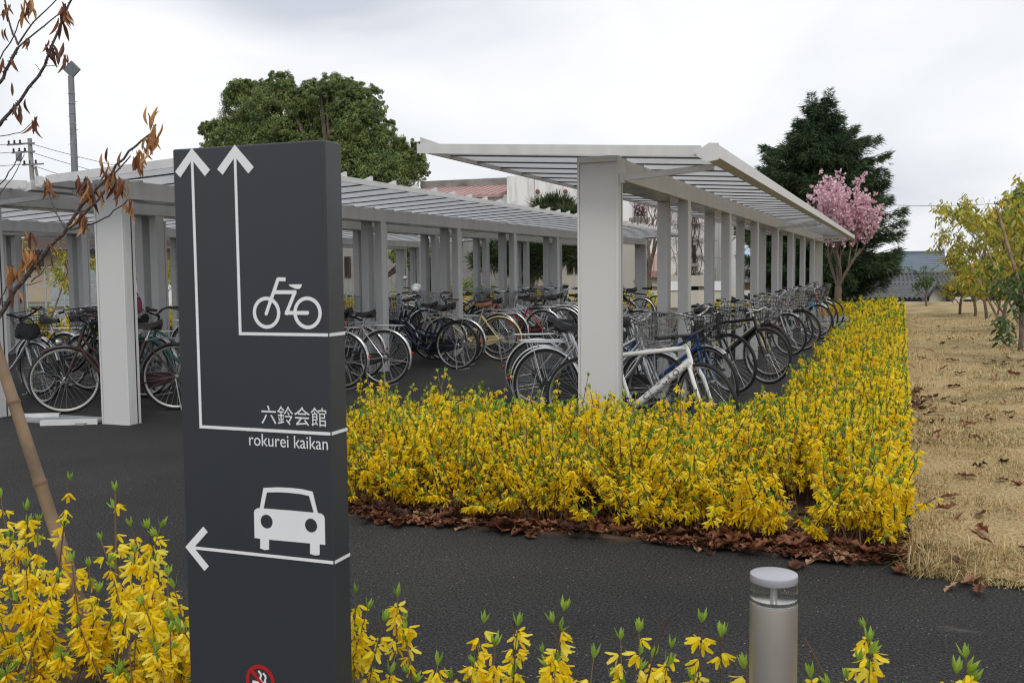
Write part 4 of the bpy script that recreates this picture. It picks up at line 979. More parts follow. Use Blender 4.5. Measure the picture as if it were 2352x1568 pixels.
# --- near shrubs: every stem, blossom and leaf tuft you can see is its own piece
FTN = FT*np.array([1.28, 1.28, 1.0])
BLOSS = [mesh_np('blossom', FTN*s_, FF, np.full(len(FT), r_)) for s_, r_ in ((.88, .2), (.98, .5), (1.05, .72), (1.15, .95))]
TUFTS = [mesh_np('leaf_tuft', (tuft_template(nn)[0])*s_, tuft_template(nn)[1], np.full(6*nn, r_)) for nn, s_, r_ in ((4, .85, .45), (5, 1.0, .65), (6, 1.1, .78), (4, 1.15, .55))]
def near_shrub(label, tips, budget=300, flowers=11, fl_span=.5, group='foreground forsythia shrubs'):
    """tips: list of (tip xyz, base xyz, radius)"""
    base = np.array([q[1] for q in tips]); tip = np.array([q[0] for q in tips]); m = len(tips)
    t = thing('forsythia_shrub', label, 'shrub', tuple(base.mean(0)*np.array([1, 1, 0])), 0, group); off = np.array(t.location)
    bend = rng.normal(0, .025, (m, 3)); P = make_stems(base-off, tip-off, bend, 9)
    rad = np.array([q[2] for q in tips])[:, None]*np.linspace(1, .5, 9)[None]
    Vs, Fs, Rs = tubes_np(P, rad, 5); ob('stems', mesh_np('stems', Vs, Fs, Rs, True), STEM, t)
    nf = np.array([q[3] if len(q) > 3 else flowers for q in tips]); pos, d, idx, tt = sample_along(P, nf, 1-fl_span, .95); n = len(pos)
    a = rng.uniform(0, 6.283, n); out = np.stack([np.cos(a), np.sin(a), np.zeros(n)], 1); dirv = out*(.6+.4*rng.random((n, 1)))+np.array([[0, 0, -1.]])*(.4+.6*rng.random((n, 1))); pos = pos+out*.009
    Rm = frames(dirv); order = np.argsort(np.linalg.norm(pos+off-CAM, axis=1)-pos[:, 2]*1.5)
    for j in order[:budget]:
        mt_ = Matrix(Rm[j].tolist()).to_4x4(); mt_.translation = Vector(pos[j]); o = ob('blossom', BLOSS[j % 4], YEL, t); o.matrix_local = mt_
    rest = order[budget:]
    if len(rest): tag(ob('blossoms', mesh_np('blossoms', *scatter(FT, FF, pos[rest], Rm[rest], 1+.3*rng.random(len(rest)))), YEL, t), kind='stuff')
    q, d2, i2, t2 = sample_along(P, rng.poisson(1.6, m), .3, .95); a = rng.uniform(0, 6.283, len(q)); up = np.stack([np.cos(a)*.7, np.sin(a)*.7, np.ones(len(q))], 1)
    lp = np.concatenate([P[:, -1], q]); ld = np.concatenate([P[:, -1]-P[:, -2], up]); Rl = frames(ld)
    bare = [len(q_) > 3 and q_[3] == 0 for q_ in tips]+[False]*len(q)
    for j in range(len(lp)):
        if bare[j]: continue
        mt_ = Matrix(Rl[j].tolist()).to_4x4(); mt_.translation = Vector(lp[j]); o = ob('leaf_tuft', TUFTS[j % 4], GRN, t); o.matrix_local = mt_
    return t
def sprig(pxy, Y, lean=.06, r=.0026, nf=11):
    tp = atY(*pxy, Y); bs = np.array([tp[0]+random.uniform(-lean, lean)*1.6, Y+random.uniform(-.06, .06), .02]); return (tp, bs, r, nf)
pxr = [c8b(*p) for p in [(90, 390), (160, 480), (250, 550), (330, 410), (375, 545), (825, 560), (890, 690), (1020, 575), (1165, 730), (1220, 560), (1285, 490), (1455, 760), (1240, 775), (1610, 655), (1715, 610), (1790, 760), (1900, 700), (2075, 555), (2185, 640), (1280, 840), (770, 790), (390, 850), (290, 850), (640, 880), (200, 860), (2030, 890), (2320, 820), (560, 800), (1560, 870), (980, 850), (110, 620), (120, 750)]]
near_shrub('sparse forsythia sprigs along the bottom edge between sign and bollard', [sprig(p, random.uniform(2.45, 2.75), nf=random.randint(9, 17)) for p in pxr]+[sprig(c8b(1880, 520), 2.6, .1, .0036, 0), sprig(c8b(1000, 540), 2.6, .05, .003, 0)], 300, fl_span=.42)
pxr = [c6b(*p) for p in [(605, 1200), (640, 1290), (1285, 1400), (240, 1530), (490, 1540), (560, 1420), (1220, 1500), (1330, 1560), (900, 1640), (-90, 1560)]]
near_shrub('two or three lone forsythia sprigs at the bottom right of the bollard', [sprig(p, random.uniform(2.45, 2.7), nf=random.randint(9, 15)) for p in pxr]+[sprig(c6b(200, 1262), 2.6, .14, .0034, 0)], 300, fl_span=.42)
pxl = [(160, 1102), (265, 1128), (2, 1142), (62, 1172), (88, 1196), (300, 1208), (340, 1214), (368, 1212), (95, 1290), (60, 1300), (386, 1322), (400, 1350), (232, 1240), (205, 1300), (310, 1270), (355, 1290), (20, 1230), (130, 1330), (165, 1290), (-20, 1200), (-40, 1150), (280, 1330), (225, 1360), (40, 1380), (110, 1400), (330, 1390), (390, 1420), (415, 1440), (180, 1430), (10, 1450), (70, 1470), (260, 1420), (300, 1460), (350, 1480), (400, 1500), (140, 1500), (225, 1500), (30, 1530), (100, 1540), (290, 1540), (370, 1550), (425, 1490), (-30, 1350), (-60, 1420)]
L = [sprig(p, random.uniform(2.42, 2.78), .12, .0032, random.randint(18, 28)) for p in pxl]
L[1] = (L[1][0], np.array([L[1][0][0]-.01, L[1][0][1], .02]), .0062, 16)
for _ in range(40): L.append(sprig((random.uniform(-60, 425), random.uniform(1440, 1600)), random.uniform(2.45, 2.85), .1, .003, 14))
near_shrub('dense flowering forsythia bush at the bottom left beside the sign', L, 300, fl_span=.62)
# ================================================================== FALLEN OAK LEAVES
def oak_leaf(seed):
    r = random.Random(seed); P = []; n = 4
    side = []
    for k in range(n):
        z = .012+.028*k; side += [(.017+.006*k if k < 3 else .018, z), (.034+.008*math.sin(k*1.1+r.random()), z+.013), (.024, z+.021)]
    tipz = .012+.028*n+.016
    V = [(0, -.03, 0)]; rail = [(x*(.85+.3*r.random()), z) for x, z in side]
    c1_, c2_ = r.uniform(-5, 5), r.uniform(2, 9)
    def zc(x, y): return .010+c2_*x*x+c1_*(y-.06)**2*.7+.012*math.sin(y*70+seed)*r.random()
    V = [(0, -.025, .006)]+[(x, y, zc(x, y)) for x, y in rail]+[(0, tipz, zc(0, tipz))]+[(-x*(.85+.3*r.random()), y, zc(-x, y)) for x, y in rail[::-1]]
    mids = [(0, y, zc(0, y)-.004) for x, y in rail[1::3]]; base = len(V); V += mids; m = len(rail); F = []
    for s in (0, 1):
        for i in range(m-1):
            a = 1+i if s == 0 else len(V)-len(mids)-1-i; b_ = a+1 if s == 0 else a-1; F.append((a, b_, base+min(i//3, len(mids)-1)))
        for k in range(len(mids)-1):
            a = 1+3*k+2 if s == 0 else base-1-(3*k+2); a = (1+3*(k+1)) if s == 0 else base-1-3*(k+1); F.append((a, base+k+1, base+k))
        a = m if s == 0 else m+2; F.append((a, m+1, base+len(mids)-1)); a = 1 if s == 0 else base-1; F.append((0, a, base))
    return np.array(V), np.array([f for f in F])
LEAVES = [oak_leaf(k) for k in range(5)]
BRL = mat('dead_oak_leaf', (.16, .06, .03), .65, attr=[(0, (.045, .022, .015)), (.35, (.14, .052, .028)), (.7, (.24, .095, .048)), (1, (.40, .24, .14))], transl=.15, spec=.35)
LM = [mesh_np('fallen_leaf', LEAVES[k % 5][0]*s_, LEAVES[k % 5][1], np.full(len(LEAVES[k % 5][0]), r_)) for k, (s_, r_) in enumerate([(1.1, .1), (1.25, .35), (1.0, .55), (1.2, .8), (.9, .25), (1.3, .65), (1.0, 1.0), (1.15, .45)])]
lt = thing('leaf_litter', 'drift of brown oak leaves under the forsythia hedge', 'leaves', (-1.5, 5.1, 0))
def leaf_rot(n, tilt): return [Euler((random.gauss(0, tilt), random.gauss(0, tilt), random.uniform(0, 6.28))).to_matrix() for _ in range(n)]
pts = []
for _ in range(1000):
    u = random.random()
    if u < .62: x = random.uniform(HX0, .2); y = 5.0+.05*math.sin(x*3.3)+.04*math.sin(x*8)+abs(random.gauss(0, .24))-(random.random() < .06)*random.random()*.14; 
    elif u < .86: y = 4.95+7*random.random()**1.6; x = LX0(y)+random.gauss(.06, .09)
    else: x = random.uniform(HX0, .15); y = random.uniform(5.1, 6.6)
    pts.append((x, y, (.024 if y > 5.0 else .010)+.02*random.random()))
pts.sort(key=lambda p: p[0]**2+p[1]**2)
for j, p in enumerate(pts[:300]):
    o = ob('fallen_leaf', LM[random.randrange(8)], BRL, lt, (p[0]+1.5, p[1]-5.1, p[2])); o.rotation_euler = (random.gauss(0, .17), random.gauss(0, .17), random.uniform(0, 6.28)); k_ = random.uniform(.65, 1.12); o.scale = (k_,)*3
parts = []
rest = pts[300:]; Rr = leaf_rot(len(rest), .2)
for k in range(5):
    sel = list(range(k, len(rest), 5)); parts.append(scatter(LEAVES[k][0], LEAVES[k][1], np.array([rest[i] for i in sel])-np.array([-1.5, 5.1, 0]), np.array([np.array(Rr[i]) for i in sel]), (.65+.5*rng.random(len(sel)))))
tag(ob('loose_leaves', mesh_np('loose_leaves', *join_np(parts)), BRL, lt), kind='stuff')
# chips of bark and broken leaf between them
n = 9000; xx = rng.uniform(HX0, .2, n); yy = 4.97+.04*np.sin(xx*3.3)+.03*np.sin(xx*8)+np.abs(rng.normal(0, .22, n)); CT = np.array([(-.5, -.2, 0), (.5, -.15, .05), (.45, .2, 0), (-.4, .22, .06)]); CF = np.array([(0, 1, 2, 3)])
dv = rng.normal(0, .5, (n, 3)); dv[:, 2] = 1
tag(ob('bark_chips', mesh_np('bark_chips', *scatter(CT, CF, np.stack([xx+1.5, yy-5.1, rng.uniform(.022, .035, n)], 1), frames(dv), .02+.035*rng.random(n))), BRL, lt), kind='stuff')
# single leaves lying on the lawn
spots = [c6b(*p) for p in [(1420, 140), (1340, 218), (1230, 335), (1250, 465), (1370, 475), (1430, 590), (1170, 685), (1600, 270), (1540, 115), (1500, 245), (1440, 650), (1280, 800), (1650, 690), (1090, 420), (1230, 800), (1380, 820)]]
c5b = crop(3100, 1100, 2.24)
spots += [c5b(*p) for p in [(1590, 545), (1600, 600), (1640, 670), (1420, 705), (1545, 790), (1640, 805), (1750, 810), (1480, 870), (1700, 905), (1540, 990), (1350, 775), (2060, 1140), (1680, 1115), (1650, 1140), (1510, 1245), (1970, 1280), (2040, 1215), (2140, 1250), (1660, 1295), (1690, 1340), (1850, 1475), (1420, 1440), (1450, 1505), (1960, 800), (2030, 820), (2100, 830), (2180, 810), (2200, 850), (1930, 835), (2170, 940), (1980, 960), (1760, 610), (1900, 630), (1480, 640), (2060, 680), (1840, 570), (1260, 390), (1480, 455), (1640, 480), (2100, 770), (2200, 930), (2140, 1045), (1890, 1240), (1750, 1045), (1360, 600), (1300, 1085), (1420, 1110), (1490, 1085)]]
for j, p in enumerate(spots):
    q = g(*p, .09); zz = float(lawn_z(q[0], q[1])*sm((q[1]-lawn_edge(q[0]))/.25+.12))+.025
    o = ob('fallen_leaf', LM[j % 8], BRL, None, (q[0], q[1], zz), (random.gauss(0, .3), random.gauss(0, .3), random.uniform(0, 6.28))); k = random.uniform(.55, .85)*(1.0 if q[1] < 12 else 1.2); o.scale = (k,)*3
    tag(o, 'single brown oak leaf lying on the dry lawn', 'leaf', 'oak leaves scattered on the lawn')
# ================================================================== TREES
def leaf_quad(w=.5, l=1.0, fold=.15):
    return np.array([(0, 0, 0), (w/2, l*.45, fold*.3), (0, l, fold), (-w/2, l*.45, fold*.3)]), np.array([(0, 1, 2, 3)])
BARK = mat('grey_brown_bark', (.13, .10, .075), .9, var=.3, scale=9, bump=.6)
BARKD = mat('dark_bark', (.06, .045, .035), .9, var=.3, scale=9, bump=.6)
def grow(b, p, d, L, r, depth, spread=.6, tips=None, up=.15, seg=4, nch=(2, 4), shrink=.68, jit=.18):
    """recursive limb into builder b, collects (point, direction) of twigs"""
    p = Vector(p); d = Vector(d).normalized(); pts = [p]; rr = [r]
    for i in range(seg):
        d = (d+Vector((random.gauss(0, jit), random.gauss(0, jit), random.gauss(0, jit*.6)+up*.3))).normalized(); p = p+d*(L/seg); pts.append(p); rr.append(r*(1-.45*(i+1)/seg))
        if tips is not None and depth <= 1: tips.append((p.copy(), d.copy()))
    b.tube(pts, rr, 7 if r > .03 else (5 if r > .01 else 3))
    if depth > 0:
        for k in range(random.randint(*nch)):
            i = random.randint(max(1, seg//2), seg); ax = d.orthogonal().normalized(); ax.rotate(Matrix.Rotation(random.uniform(0, 6.28), 3, d)); nd = (d+ax*spread*random.uniform(.6, 1.3)+Vector((0, 0, up))).normalized()
            grow(b, pts[i], nd, L*shrink*random.uniform(.8, 1.2), rr[i]*.68, depth-1, spread, tips, up, seg, nch, shrink, jit)
def crown_from_lobes(lobes, per, size, T=None, droop=.2, clump=.28):
    """lobes: list of (centre, radius vec); leaf cards grouped in clumps near each lobe's skin"""
    T, TF_ = T or leaf_quad(); out = []
    for c, r in lobes:
        c = np.array(c); r = np.array(r)*np.ones(3); ncl = max(6, int(per*r[0]*r[2])); cl = int(70)
        v = rng.normal(0, 1, (ncl, 3)); v /= np.linalg.norm(v, axis=1, keepdims=True); rad = (.55+.5*rng.random((ncl, 1))**.6)
        cc = c+v*r*rad; idx = np.repeat(np.arange(ncl), cl); n = len(idx)
        q = rng.normal(0, 1, (n, 3)); q /= np.linalg.norm(q, axis=1, keepdims=True); cs = clump*np.mean(r)*(.6+.8*rng.random(ncl))
        pos = cc[idx]+q*(cs[idx]*rng.random(n)**.4)[:, None]*np.array([1, 1, .75])
        d = q+v[idx]*.5; d[:, 2] += .35; out.append(scatter(T, TF_, pos, frames(d), size*(.6+.8*rng.random(n)), np.clip(.12+rng.random(ncl)[idx]*.7+.16*rng.random(n), 0, 1)))
    return join_np(out)
def px_lobe(u, v, rpx, Y, sy=1.0):
    c = atY(u, v, Y); dist = np.linalg.norm(c-CAM); r = rpx*dist/FPX; return (tuple(c+np.array([0, rng.normal(0, .25)*r, 0])), (r, r*sy, r*.9))
def tree_from_lobes(label, base, lobes, leafmat, per, size, trunk_r, bark=BARK, clump=.28, T=None, group=None, name='tree', cat='tree', sub=0):
    for c, r in list(lobes):
        for _ in range(sub):
            v = rng.normal(0, 1, 3); v[2] = abs(v[2])*.9; v /= np.linalg.norm(v); k = .22+.25*rng.random(); lobes.append((tuple(np.array(c)+v*np.array(r)*(.95+.2*rng.random())), tuple(np.array(r)*k)))
    t = thing(name, label, cat, base, 0, group); off = np.array(base, float); b = MB(); top = np.mean([l[0] for l in lobes], axis=0)-off
    b.tube([(0, 0, -.1), tuple(top*np.array([.3, .3, .35])), tuple(top*np.array([.8, .8, .75]))], [trunk_r, trunk_r*.8, trunk_r*.5], 9)
    for c, r in lobes:
        e_ = np.array(c)-off; m = top*np.array([.55, .55, .55]); b.tube(bez([tuple(top*np.array([.3, .3, .35])), tuple(m*.7+e_*.3), tuple(e_)], 5), [trunk_r*.5, trunk_r*.45, trunk_r*.35, trunk_r*.28, trunk_r*.2, trunk_r*.1], 6)
    b.obj('trunk', bark, t, True)
    V, F, r = crown_from_lobes([(np.array(c)-off, q) for c, q in lobes], per, size, T, clump=clump)
    tag(ob('crown', mesh_np('crown', V, F, r), leafmat, t), kind='stuff'); return t
EVG = mat('evergreen_leaves', (.06, .1, .03), .5, attr=[(0, (.045, .075, .025)), (.45, (.11, .165, .045)), (.8, (.18, .235, .06)), (1, (.26, .29, .075))], transl=.2, spec=.4)
tree_from_lobes('large rounded evergreen tree rising behind the dark sign', (-28.5, 49.5, 0), [px_lobe(*q, 50) for q in [(560, 250, 58), (545, 215, 32), (525, 315, 50), (640, 270, 72), (650, 225, 40), (740, 255, 72), (765, 205, 36), (800, 250, 55), (830, 310, 62), (890, 355, 55), (935, 375, 42), (965, 395, 22), (700, 340, 95), (610, 360, 90), (820, 390, 80), (900, 410, 70), (520, 380, 50)]], EVG, 105, .105, .4, clump=.2, sub=6)
# --- Himalayan cedar: drooping fans of needles on whorled branches
def cedar(label, base, H, prof, leafmat, tops):
    t = thing('cedar_tree', label, 'tree', base); b = MB()
    b.tube([(0, 0, -3), (0, 0, H*.5), (0, 0, H*.93)], [.38, .24, .05], 9)
    NP, ND, NS = [], [], []
    z = .8
    while z < H:
        L = np.interp(z/H, *prof)
        for k in range(12 if z < H*.75 else 7):
            a = random.uniform(0, 6.28); l = L*random.uniform(.6, 1.12); d = Vector((math.cos(a), math.sin(a), 0)); z0 = z+random.uniform(-.3, .3)
            pts = [Vector((0, 0, z0))+d*(l*s_)+Vector((0, 0, l*(.02*s_+.20*s_*s_))) for s_ in (0, .33, .66, 1.0)]
            b.tube(pts, [.05, .035, .02, .008], 4)
            side = Vector((-d.y, d.x, 0)); m = max(20, int(88*l))
            for _ in range(m):
                s_ = random.random()**.75; i = min(int(s_*3), 2); p = pts[i].lerp(pts[i+1], s_*3-i); w = (1.0-s_*.85)*l*.36*random.gauss(0, .55)
                NP.append(p+side*w+Vector((0, 0, -abs(random.gauss(0, .14)))-Vector((0, 0, 0)) if False else (0, 0, -abs(random.gauss(0, .15))-abs(w)*.12))); q = d*.7+side*(.75 if w > 0 else -.75)*random.random()+Vector((0, 0, random.uniform(-.55, .25))); ND.append(q); NS.append(random.uniform(.25, .5))
        z += .30
    for (dx, z0, z1) in tops:
        b.tube([(dx*.4, 0, z0), (dx, 0, z1)], [.06, .012], 5)
        for _ in range(320):
            s_ = random.random(); a = random.uniform(0, 6.28); w = (1-s_)*.75*random.random()+.03; NP.append(Vector((dx*(.4+.6*s_)+w*math.cos(a), w*math.sin(a), z0+(z1-z0)*s_-w*.25))); ND.append(Vector((math.cos(a), math.sin(a), .25))); NS.append(random.uniform(.16, .34))
    b.obj('trunk', BARKD, t, True)
    # a spray: three slender needle blades
    T = np.array([(0, 0, 0), (.05, 0, .3), (0, 0, 1), (-.05, 0, .3), (0, 0, .15), (.26, .04, .5), (.40, 0, .75), (.2, -.04, .42), (0, 0, .15), (-.26, .04, .5), (-.40, 0, .75), (-.2, -.04, .42)], float); TF_ = np.array([(0, 1, 2, 3), (4, 5, 6, 7), (8, 9, 10, 11)])
    P = np.array([tuple(p) for p in NP]); D = np.array([tuple(p) for p in ND]); zz = P[:, 2]/H
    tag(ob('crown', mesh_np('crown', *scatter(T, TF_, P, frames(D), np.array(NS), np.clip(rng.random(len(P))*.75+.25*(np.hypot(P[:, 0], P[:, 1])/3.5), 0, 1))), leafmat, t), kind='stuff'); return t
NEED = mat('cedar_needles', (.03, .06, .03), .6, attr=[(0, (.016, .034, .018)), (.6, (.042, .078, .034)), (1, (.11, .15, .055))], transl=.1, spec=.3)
cb = atY(1880, 690, 47)
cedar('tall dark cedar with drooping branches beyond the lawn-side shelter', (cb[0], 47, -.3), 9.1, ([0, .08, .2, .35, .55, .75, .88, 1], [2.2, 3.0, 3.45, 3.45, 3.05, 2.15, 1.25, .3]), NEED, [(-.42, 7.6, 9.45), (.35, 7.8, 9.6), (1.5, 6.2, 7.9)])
# --- pink cherry
def bare_tree(b, base, specs, depth, tips, **kw):
    for d, L, r in specs: grow(b, base, d, L, r, depth, tips=tips, **kw)
random.seed(21)
q0 = g(1925, 690, .1); Yc = 33.0; cp = atY(1925, 690, Yc); ct = thing('cherry_tree', 'pink flowering cherry tree in front of the dark cedar', 'tree', (cp[0], Yc, 0)); b = MB(); tips = []
b.tube([(0, 0, -.1), (0, 0, .5), (.0, 0, .75)], [.13, .105, .10], 9)
for d, L in (((-.45, .1, 1), 1.1), ((.45, 0, 1), 1.2), ((.05, -.3, 1), 1.15), ((.12, .3, 1), 1.2), ((-.12, -.1, 1), 1.25)): grow(b, (0, 0, .68), d, L*1.1, .055, 3, .66, tips, .26, 4, (3, 4), .74, .13)
b.obj('trunk', BARK, ct, True); ct.scale = (1.05, 1.05, 1.08)
PT = np.array([(.5*math.cos(a), .5*math.sin(a), .12) for a in np.arange(5)*1.2566]+[(0, 0, 0)]); PF = np.array([(5, 0, 1), (5, 1, 2), (5, 2, 3), (5, 3, 4), (5, 4, 0)])
tp = np.array([tuple(p) for p, d in tips]); n = 12000; cc_ = tp[rng.integers(0, len(tp), 1300)]+rng.normal(0, .05, (1300, 3)); pos = cc_[rng.integers(0, 1300, n)]+rng.normal(0, .028, (n, 3))
PINK = mat('cherry_blossom', (.7, .35, .45), .6, attr=[(0, (.60, .33, .41)), (.5, (.79, .53, .60)), (1, (.90, .74, .78))], transl=.35)
tag(ob('blossom_crown', mesh_np('blossom_crown', *scatter(PT, PF, pos, frames(rng.normal(0, 1, (n, 3))), .045+.035*rng.random(n))), PINK, ct), kind='stuff')
# --- young trees on the lawn with bamboo stakes
YGL = mat('yellow_green_leaves', (.3, .3, .05), .5, attr=[(0, (.13, .19, .03)), (.35, (.30, .33, .04)), (.7, (.50, .45, .055)), (.9, (.62, .47, .05)), (1, (.66, .33, .035))], transl=.4)
DGL = mat('glossy_green_leaves', (.06, .12, .03), .35, attr=[(0, (.025, .06, .018)), (.6, (.06, .13, .03)), (1, (.13, .19, .04))], transl=.25)
BAMB = mat('bamboo', (.21, .145, .09), .7, var=.45, scale=7)
LQ = (np.array([(0, 0, 0), (.16, .3, .03), (.12, .7, -.03), (0, 1, -.16), (-.12, .7, -.03), (-.16, .3, .03)]), np.array([(0, 1, 2, 5), (5, 2, 3, 4)]))
def stake(label, p0, p1, r=.028):
    p0, p1 = Vector(p0), Vector(p1); t = thing('bamboo_stake', label, 'stake', p0); d = p1-p0; b = MB(); n = max(3, int(d.length/.32)); pts, rr = [], []
    for i in range(n+1):
        s_ = i/n
        for e_, k in ((-.012, 1.0), (0, 1.13), (.012, 1.0)):
            u = min(max(s_+e_, 0), 1); pts.append(d*u); rr.append(r*(1-.25*u)*k)
    o = b.tube(pts, rr, 10).obj('cane', BAMB, t, True)
    nd = MB()
    for i in range(1, n): nd.tube([d*(i/n-.004), d*(i/n+.004)], r*(1-.25*i/n)*1.16, 10)
    nd.obj('node_ring', mat('bamboo_node', (.16, .10, .06), .8), t); return t
def young_tree(label, base, H, leafmat, nleaf, lsize, specs, r=.04, twist=.1, group='young trees on the lawn', skirt=.35):
    t = thing('young_tree', label, 'tree', base, 0, group); b = MB(); tips = []
    p = Vector((0, 0, -.05)); d = Vector((random.gauss(0, .08), random.gauss(0, .08), 1)); pts = [p]; n = 8
    for i in range(n): p = p+Vector((random.gauss(0, twist*.25), random.gauss(0, twist*.25), H*.62/n)); pts.append(p)
    b.tube(pts, [r*(1-.55*i/n) for i in range(n+1)], 8)
    for i in range(specs):
        k = random.randint(int(n*skirt), n); a = random.uniform(0, 6.28); grow(b, pts[k], (math.cos(a)*.7, math.sin(a)*.7, 1.0), H*.28*random.uniform(.7, 1.15), r*.34, 2, .7, tips, .15, 4, (2, 3), .62, .16)
    b.obj('trunk', BARK, t, True); tp = np.array([tuple(q) for q, _ in tips]); idx = rng.integers(0, len(tp), nleaf); pos = tp[idx]+rng.normal(0, .05, (nleaf, 3))
    a = rng.uniform(0, 6.283, nleaf); d = np.stack([np.cos(a), np.sin(a), -.5-.9*rng.random(nleaf)], 1)
    # blade lies along local y, so rotate: local y -> d
    Rz = frames(d); Rm = np.stack([Rz[:, :, 0], Rz[:, :, 2], -Rz[:, :, 1]], axis=2)
    tag(ob('crown', mesh_np('crown', *scatter(LQ[0], LQ[1], pos, Rm, lsize*(.7+.6*rng.random(nleaf)))), leafmat, t), kind='stuff'); return t
random.seed(5)
yt = [((2203, 722), 2.2, 'slim yellow-green young tree leftmost of the row on the lawn'), ((2238, 726), 2.5, 'slim yellow-green young tree second from the left on the lawn'), ((2266, 731), 3.2, 'taller yellow-green young tree with forked trunk on the lawn'), ((2308, 768), 3.1, 'yellow-green young tree with a bare lower trunk on the lawn'), ((2342, 812), 2.5, 'yellow-green young tree nearest at the right picture edge')]
for (px, H, lab) in yt:
    q = g(*px, .1); young_tree(lab, (q[0], q[1], .06), H, YGL, 1550, .115, 11, .04)
for j, (px, H) in enumerate([((2430, 760), 3.0), ((2400, 728), 3.2)]):
    q = g(*px, .1); young_tree(['yellow-green young tree at the far right edge, crown half out of frame', 'yellow-green young tree behind the right edge trees'][j], (q[0], q[1], .06), H, YGL, 1550, .115, 11, .045)
q = g(2372, 838, .1); young_tree('small dark green sapling with glossy leaves at the right picture edge', (q[0], q[1], .08), 1.5, DGL, 420, .105, 8, .02, skirt=.15)
for j, (a_, b_, Y0, Y1, lab) in enumerate([((2312, 760), (2225, 600), 22, 23, 'bamboo stake leaning against the young tree with the bare trunk'), ((2345, 745), (2262, 560), 24, 24.5, 'bamboo stake crossing behind the leaning young trees'), ((2290, 735), (2330, 520), 29, 28.5, 'bamboo stake leaning to the right on the lawn'), ((2400, 760), (2290, 480), 15, 15.3, 'thick bamboo stake leaning in from the right picture edge')]):
    p1 = atY(*b_, Y1); p0 = atY(*a_, Y0); p0[2] = .03; stake(lab, p0, p1, .026)
q = g(2125, 700, 0); young_tree('thin dark green young tree standing alone before the tiled roofs', (q[0], 37.5, 0), 1.75, DGL, 600, .10, 8, .035, skirt=.35)
tree_from_lobes('dense dark green tree behind the lawn at the right picture edge', (9.5, 55, -3), [px_lobe(*q, 55) for q in [(2345, 520, 50), (2400, 500, 80), (2340, 580, 45), (2420, 600, 80)]], EVG, 30, .24, .25)
# --- pines and shrubs by the buildings
PINEN = mat('pine_needles', (.04, .07, .02), .6, attr=[(0, (.014, .026, .010)), (.6, (.034, .058, .016)), (.93, (.075, .095, .025)), (1, (.24, .12, .04))], transl=.12)
NT_ = (np.array([(-.05, 0, 0), (.05, 0, 0), (.02, .02, 1), (-.02, .02, 1)]), np.array([(0, 1, 2, 3)]))
def pine(label, base, lobes): tree_from_lobes(label, base, [((l[0]), (l[1][0], l[1][1], l[1][2]*.55)) for l in lobes], PINEN, 130, .26, .16, BARKD, .33, NT_, 'pines by the building', 'pine_tree')
pine('pruned pine with round top in front of the white building', (-14.2, 39.5, 0), [px_lobe(*q, 39.5) for q in [(1265, 480, 46), (1225, 500, 30), (1310, 500, 40), (1260, 520, 50)]])
pine('spreading dark pine behind the middle shelter posts', (-13.6, 36.5, 0), [px_lobe(*q, 36.5) for q in [(1125, 600, 34), (1165, 575, 45), (1215, 560, 45), (1260, 575, 45), (1240, 615, 36), (1185, 610, 30), (1300, 570, 40), (1320, 590, 30)]])
tree_from_lobes('green tree beside the dark entrance behind the shelters', (-21.2, 37.2, 0), [px_lobe(*q, 37) for q in [(960, 560, 40), (930, 590, 30), (985, 575, 25)]], EVG, 60, .16, .12, T=None)
def dome_bush(label, u, v, rpx, Y):
    c, r = px_lobe(u, v, rpx, Y); c = (c[0], Y, 0.25); tree_from_lobes(label, (c[0], Y, 0), [((c[0], Y, .35), (r[0], r[0]*.8, .75))], EVG, 160, .07, .05, name='clipped_bush', cat='bush', clump=.3)
dome_bush('low clipped dome bush before the tiled wall', 1080, 660, 58, 34.5)
dome_bush('low clipped dome bush just right of the tiled wall bush', 1190, 668, 30, 34.5)
random.seed(9)
q = atY(1488, 660, 37); bt = thing('bare_tree', 'leafless tree with few pink buds beyond the lawn-side shelter', 'tree', (q[0], 37, 0)); b = MB(); tips = []
b.tube([(0, 0, -.1), (.05, 0, .6), (0, 0, 1.0)], [.17, .14, .13], 9)
for d in ((-.5, .2, 1), (.45, 0, 1), (.1, -.3, 1), (-.05, .3, 1)): grow(b, (0, 0, .95), d, 1.7, .085, 3, .6, tips, .2, 4, (2, 3), .66, .14)
b.obj('trunk', BARK, bt, True); tp = np.array([tuple(p) for p, d in tips]); n = 500; pos = tp[rng.integers(0, len(tp), n)]+rng.normal(0, .03, (n, 3)); tag(ob('buds', mesh_np('buds', *scatter(PT, PF, pos, frames(rng.normal(0, 1, (n, 3))), .05+.03*rng.random(n))), PINK, bt), kind='stuff')
# --- roadside saplings seen between the left posts
for j, (u, Y, H) in enumerate([(20, 27, 3.6), (165, 25, 2.8), (318, 29, 3.0), (380, 26, 2.4)]):
    q = atY(u, 700, Y); young_tree(['light green roadside sapling at the left picture edge', 'light green roadside sapling between the two left pillars', 'light green roadside sapling right of the middle pillar', 'light green roadside sapling just left of the dark sign'][j], (q[0], Y, 0), H, YGL, 900, .13, 8, .04, group='roadside saplings')
    if j in (1, 2): stake(['bamboo stake by the sapling between the left pillars', 'bamboo stake by the sapling right of the middle pillar'][j-1], (q[0]-.7, Y-.2, 0), (q[0]+.1, Y, 1.9), .03)
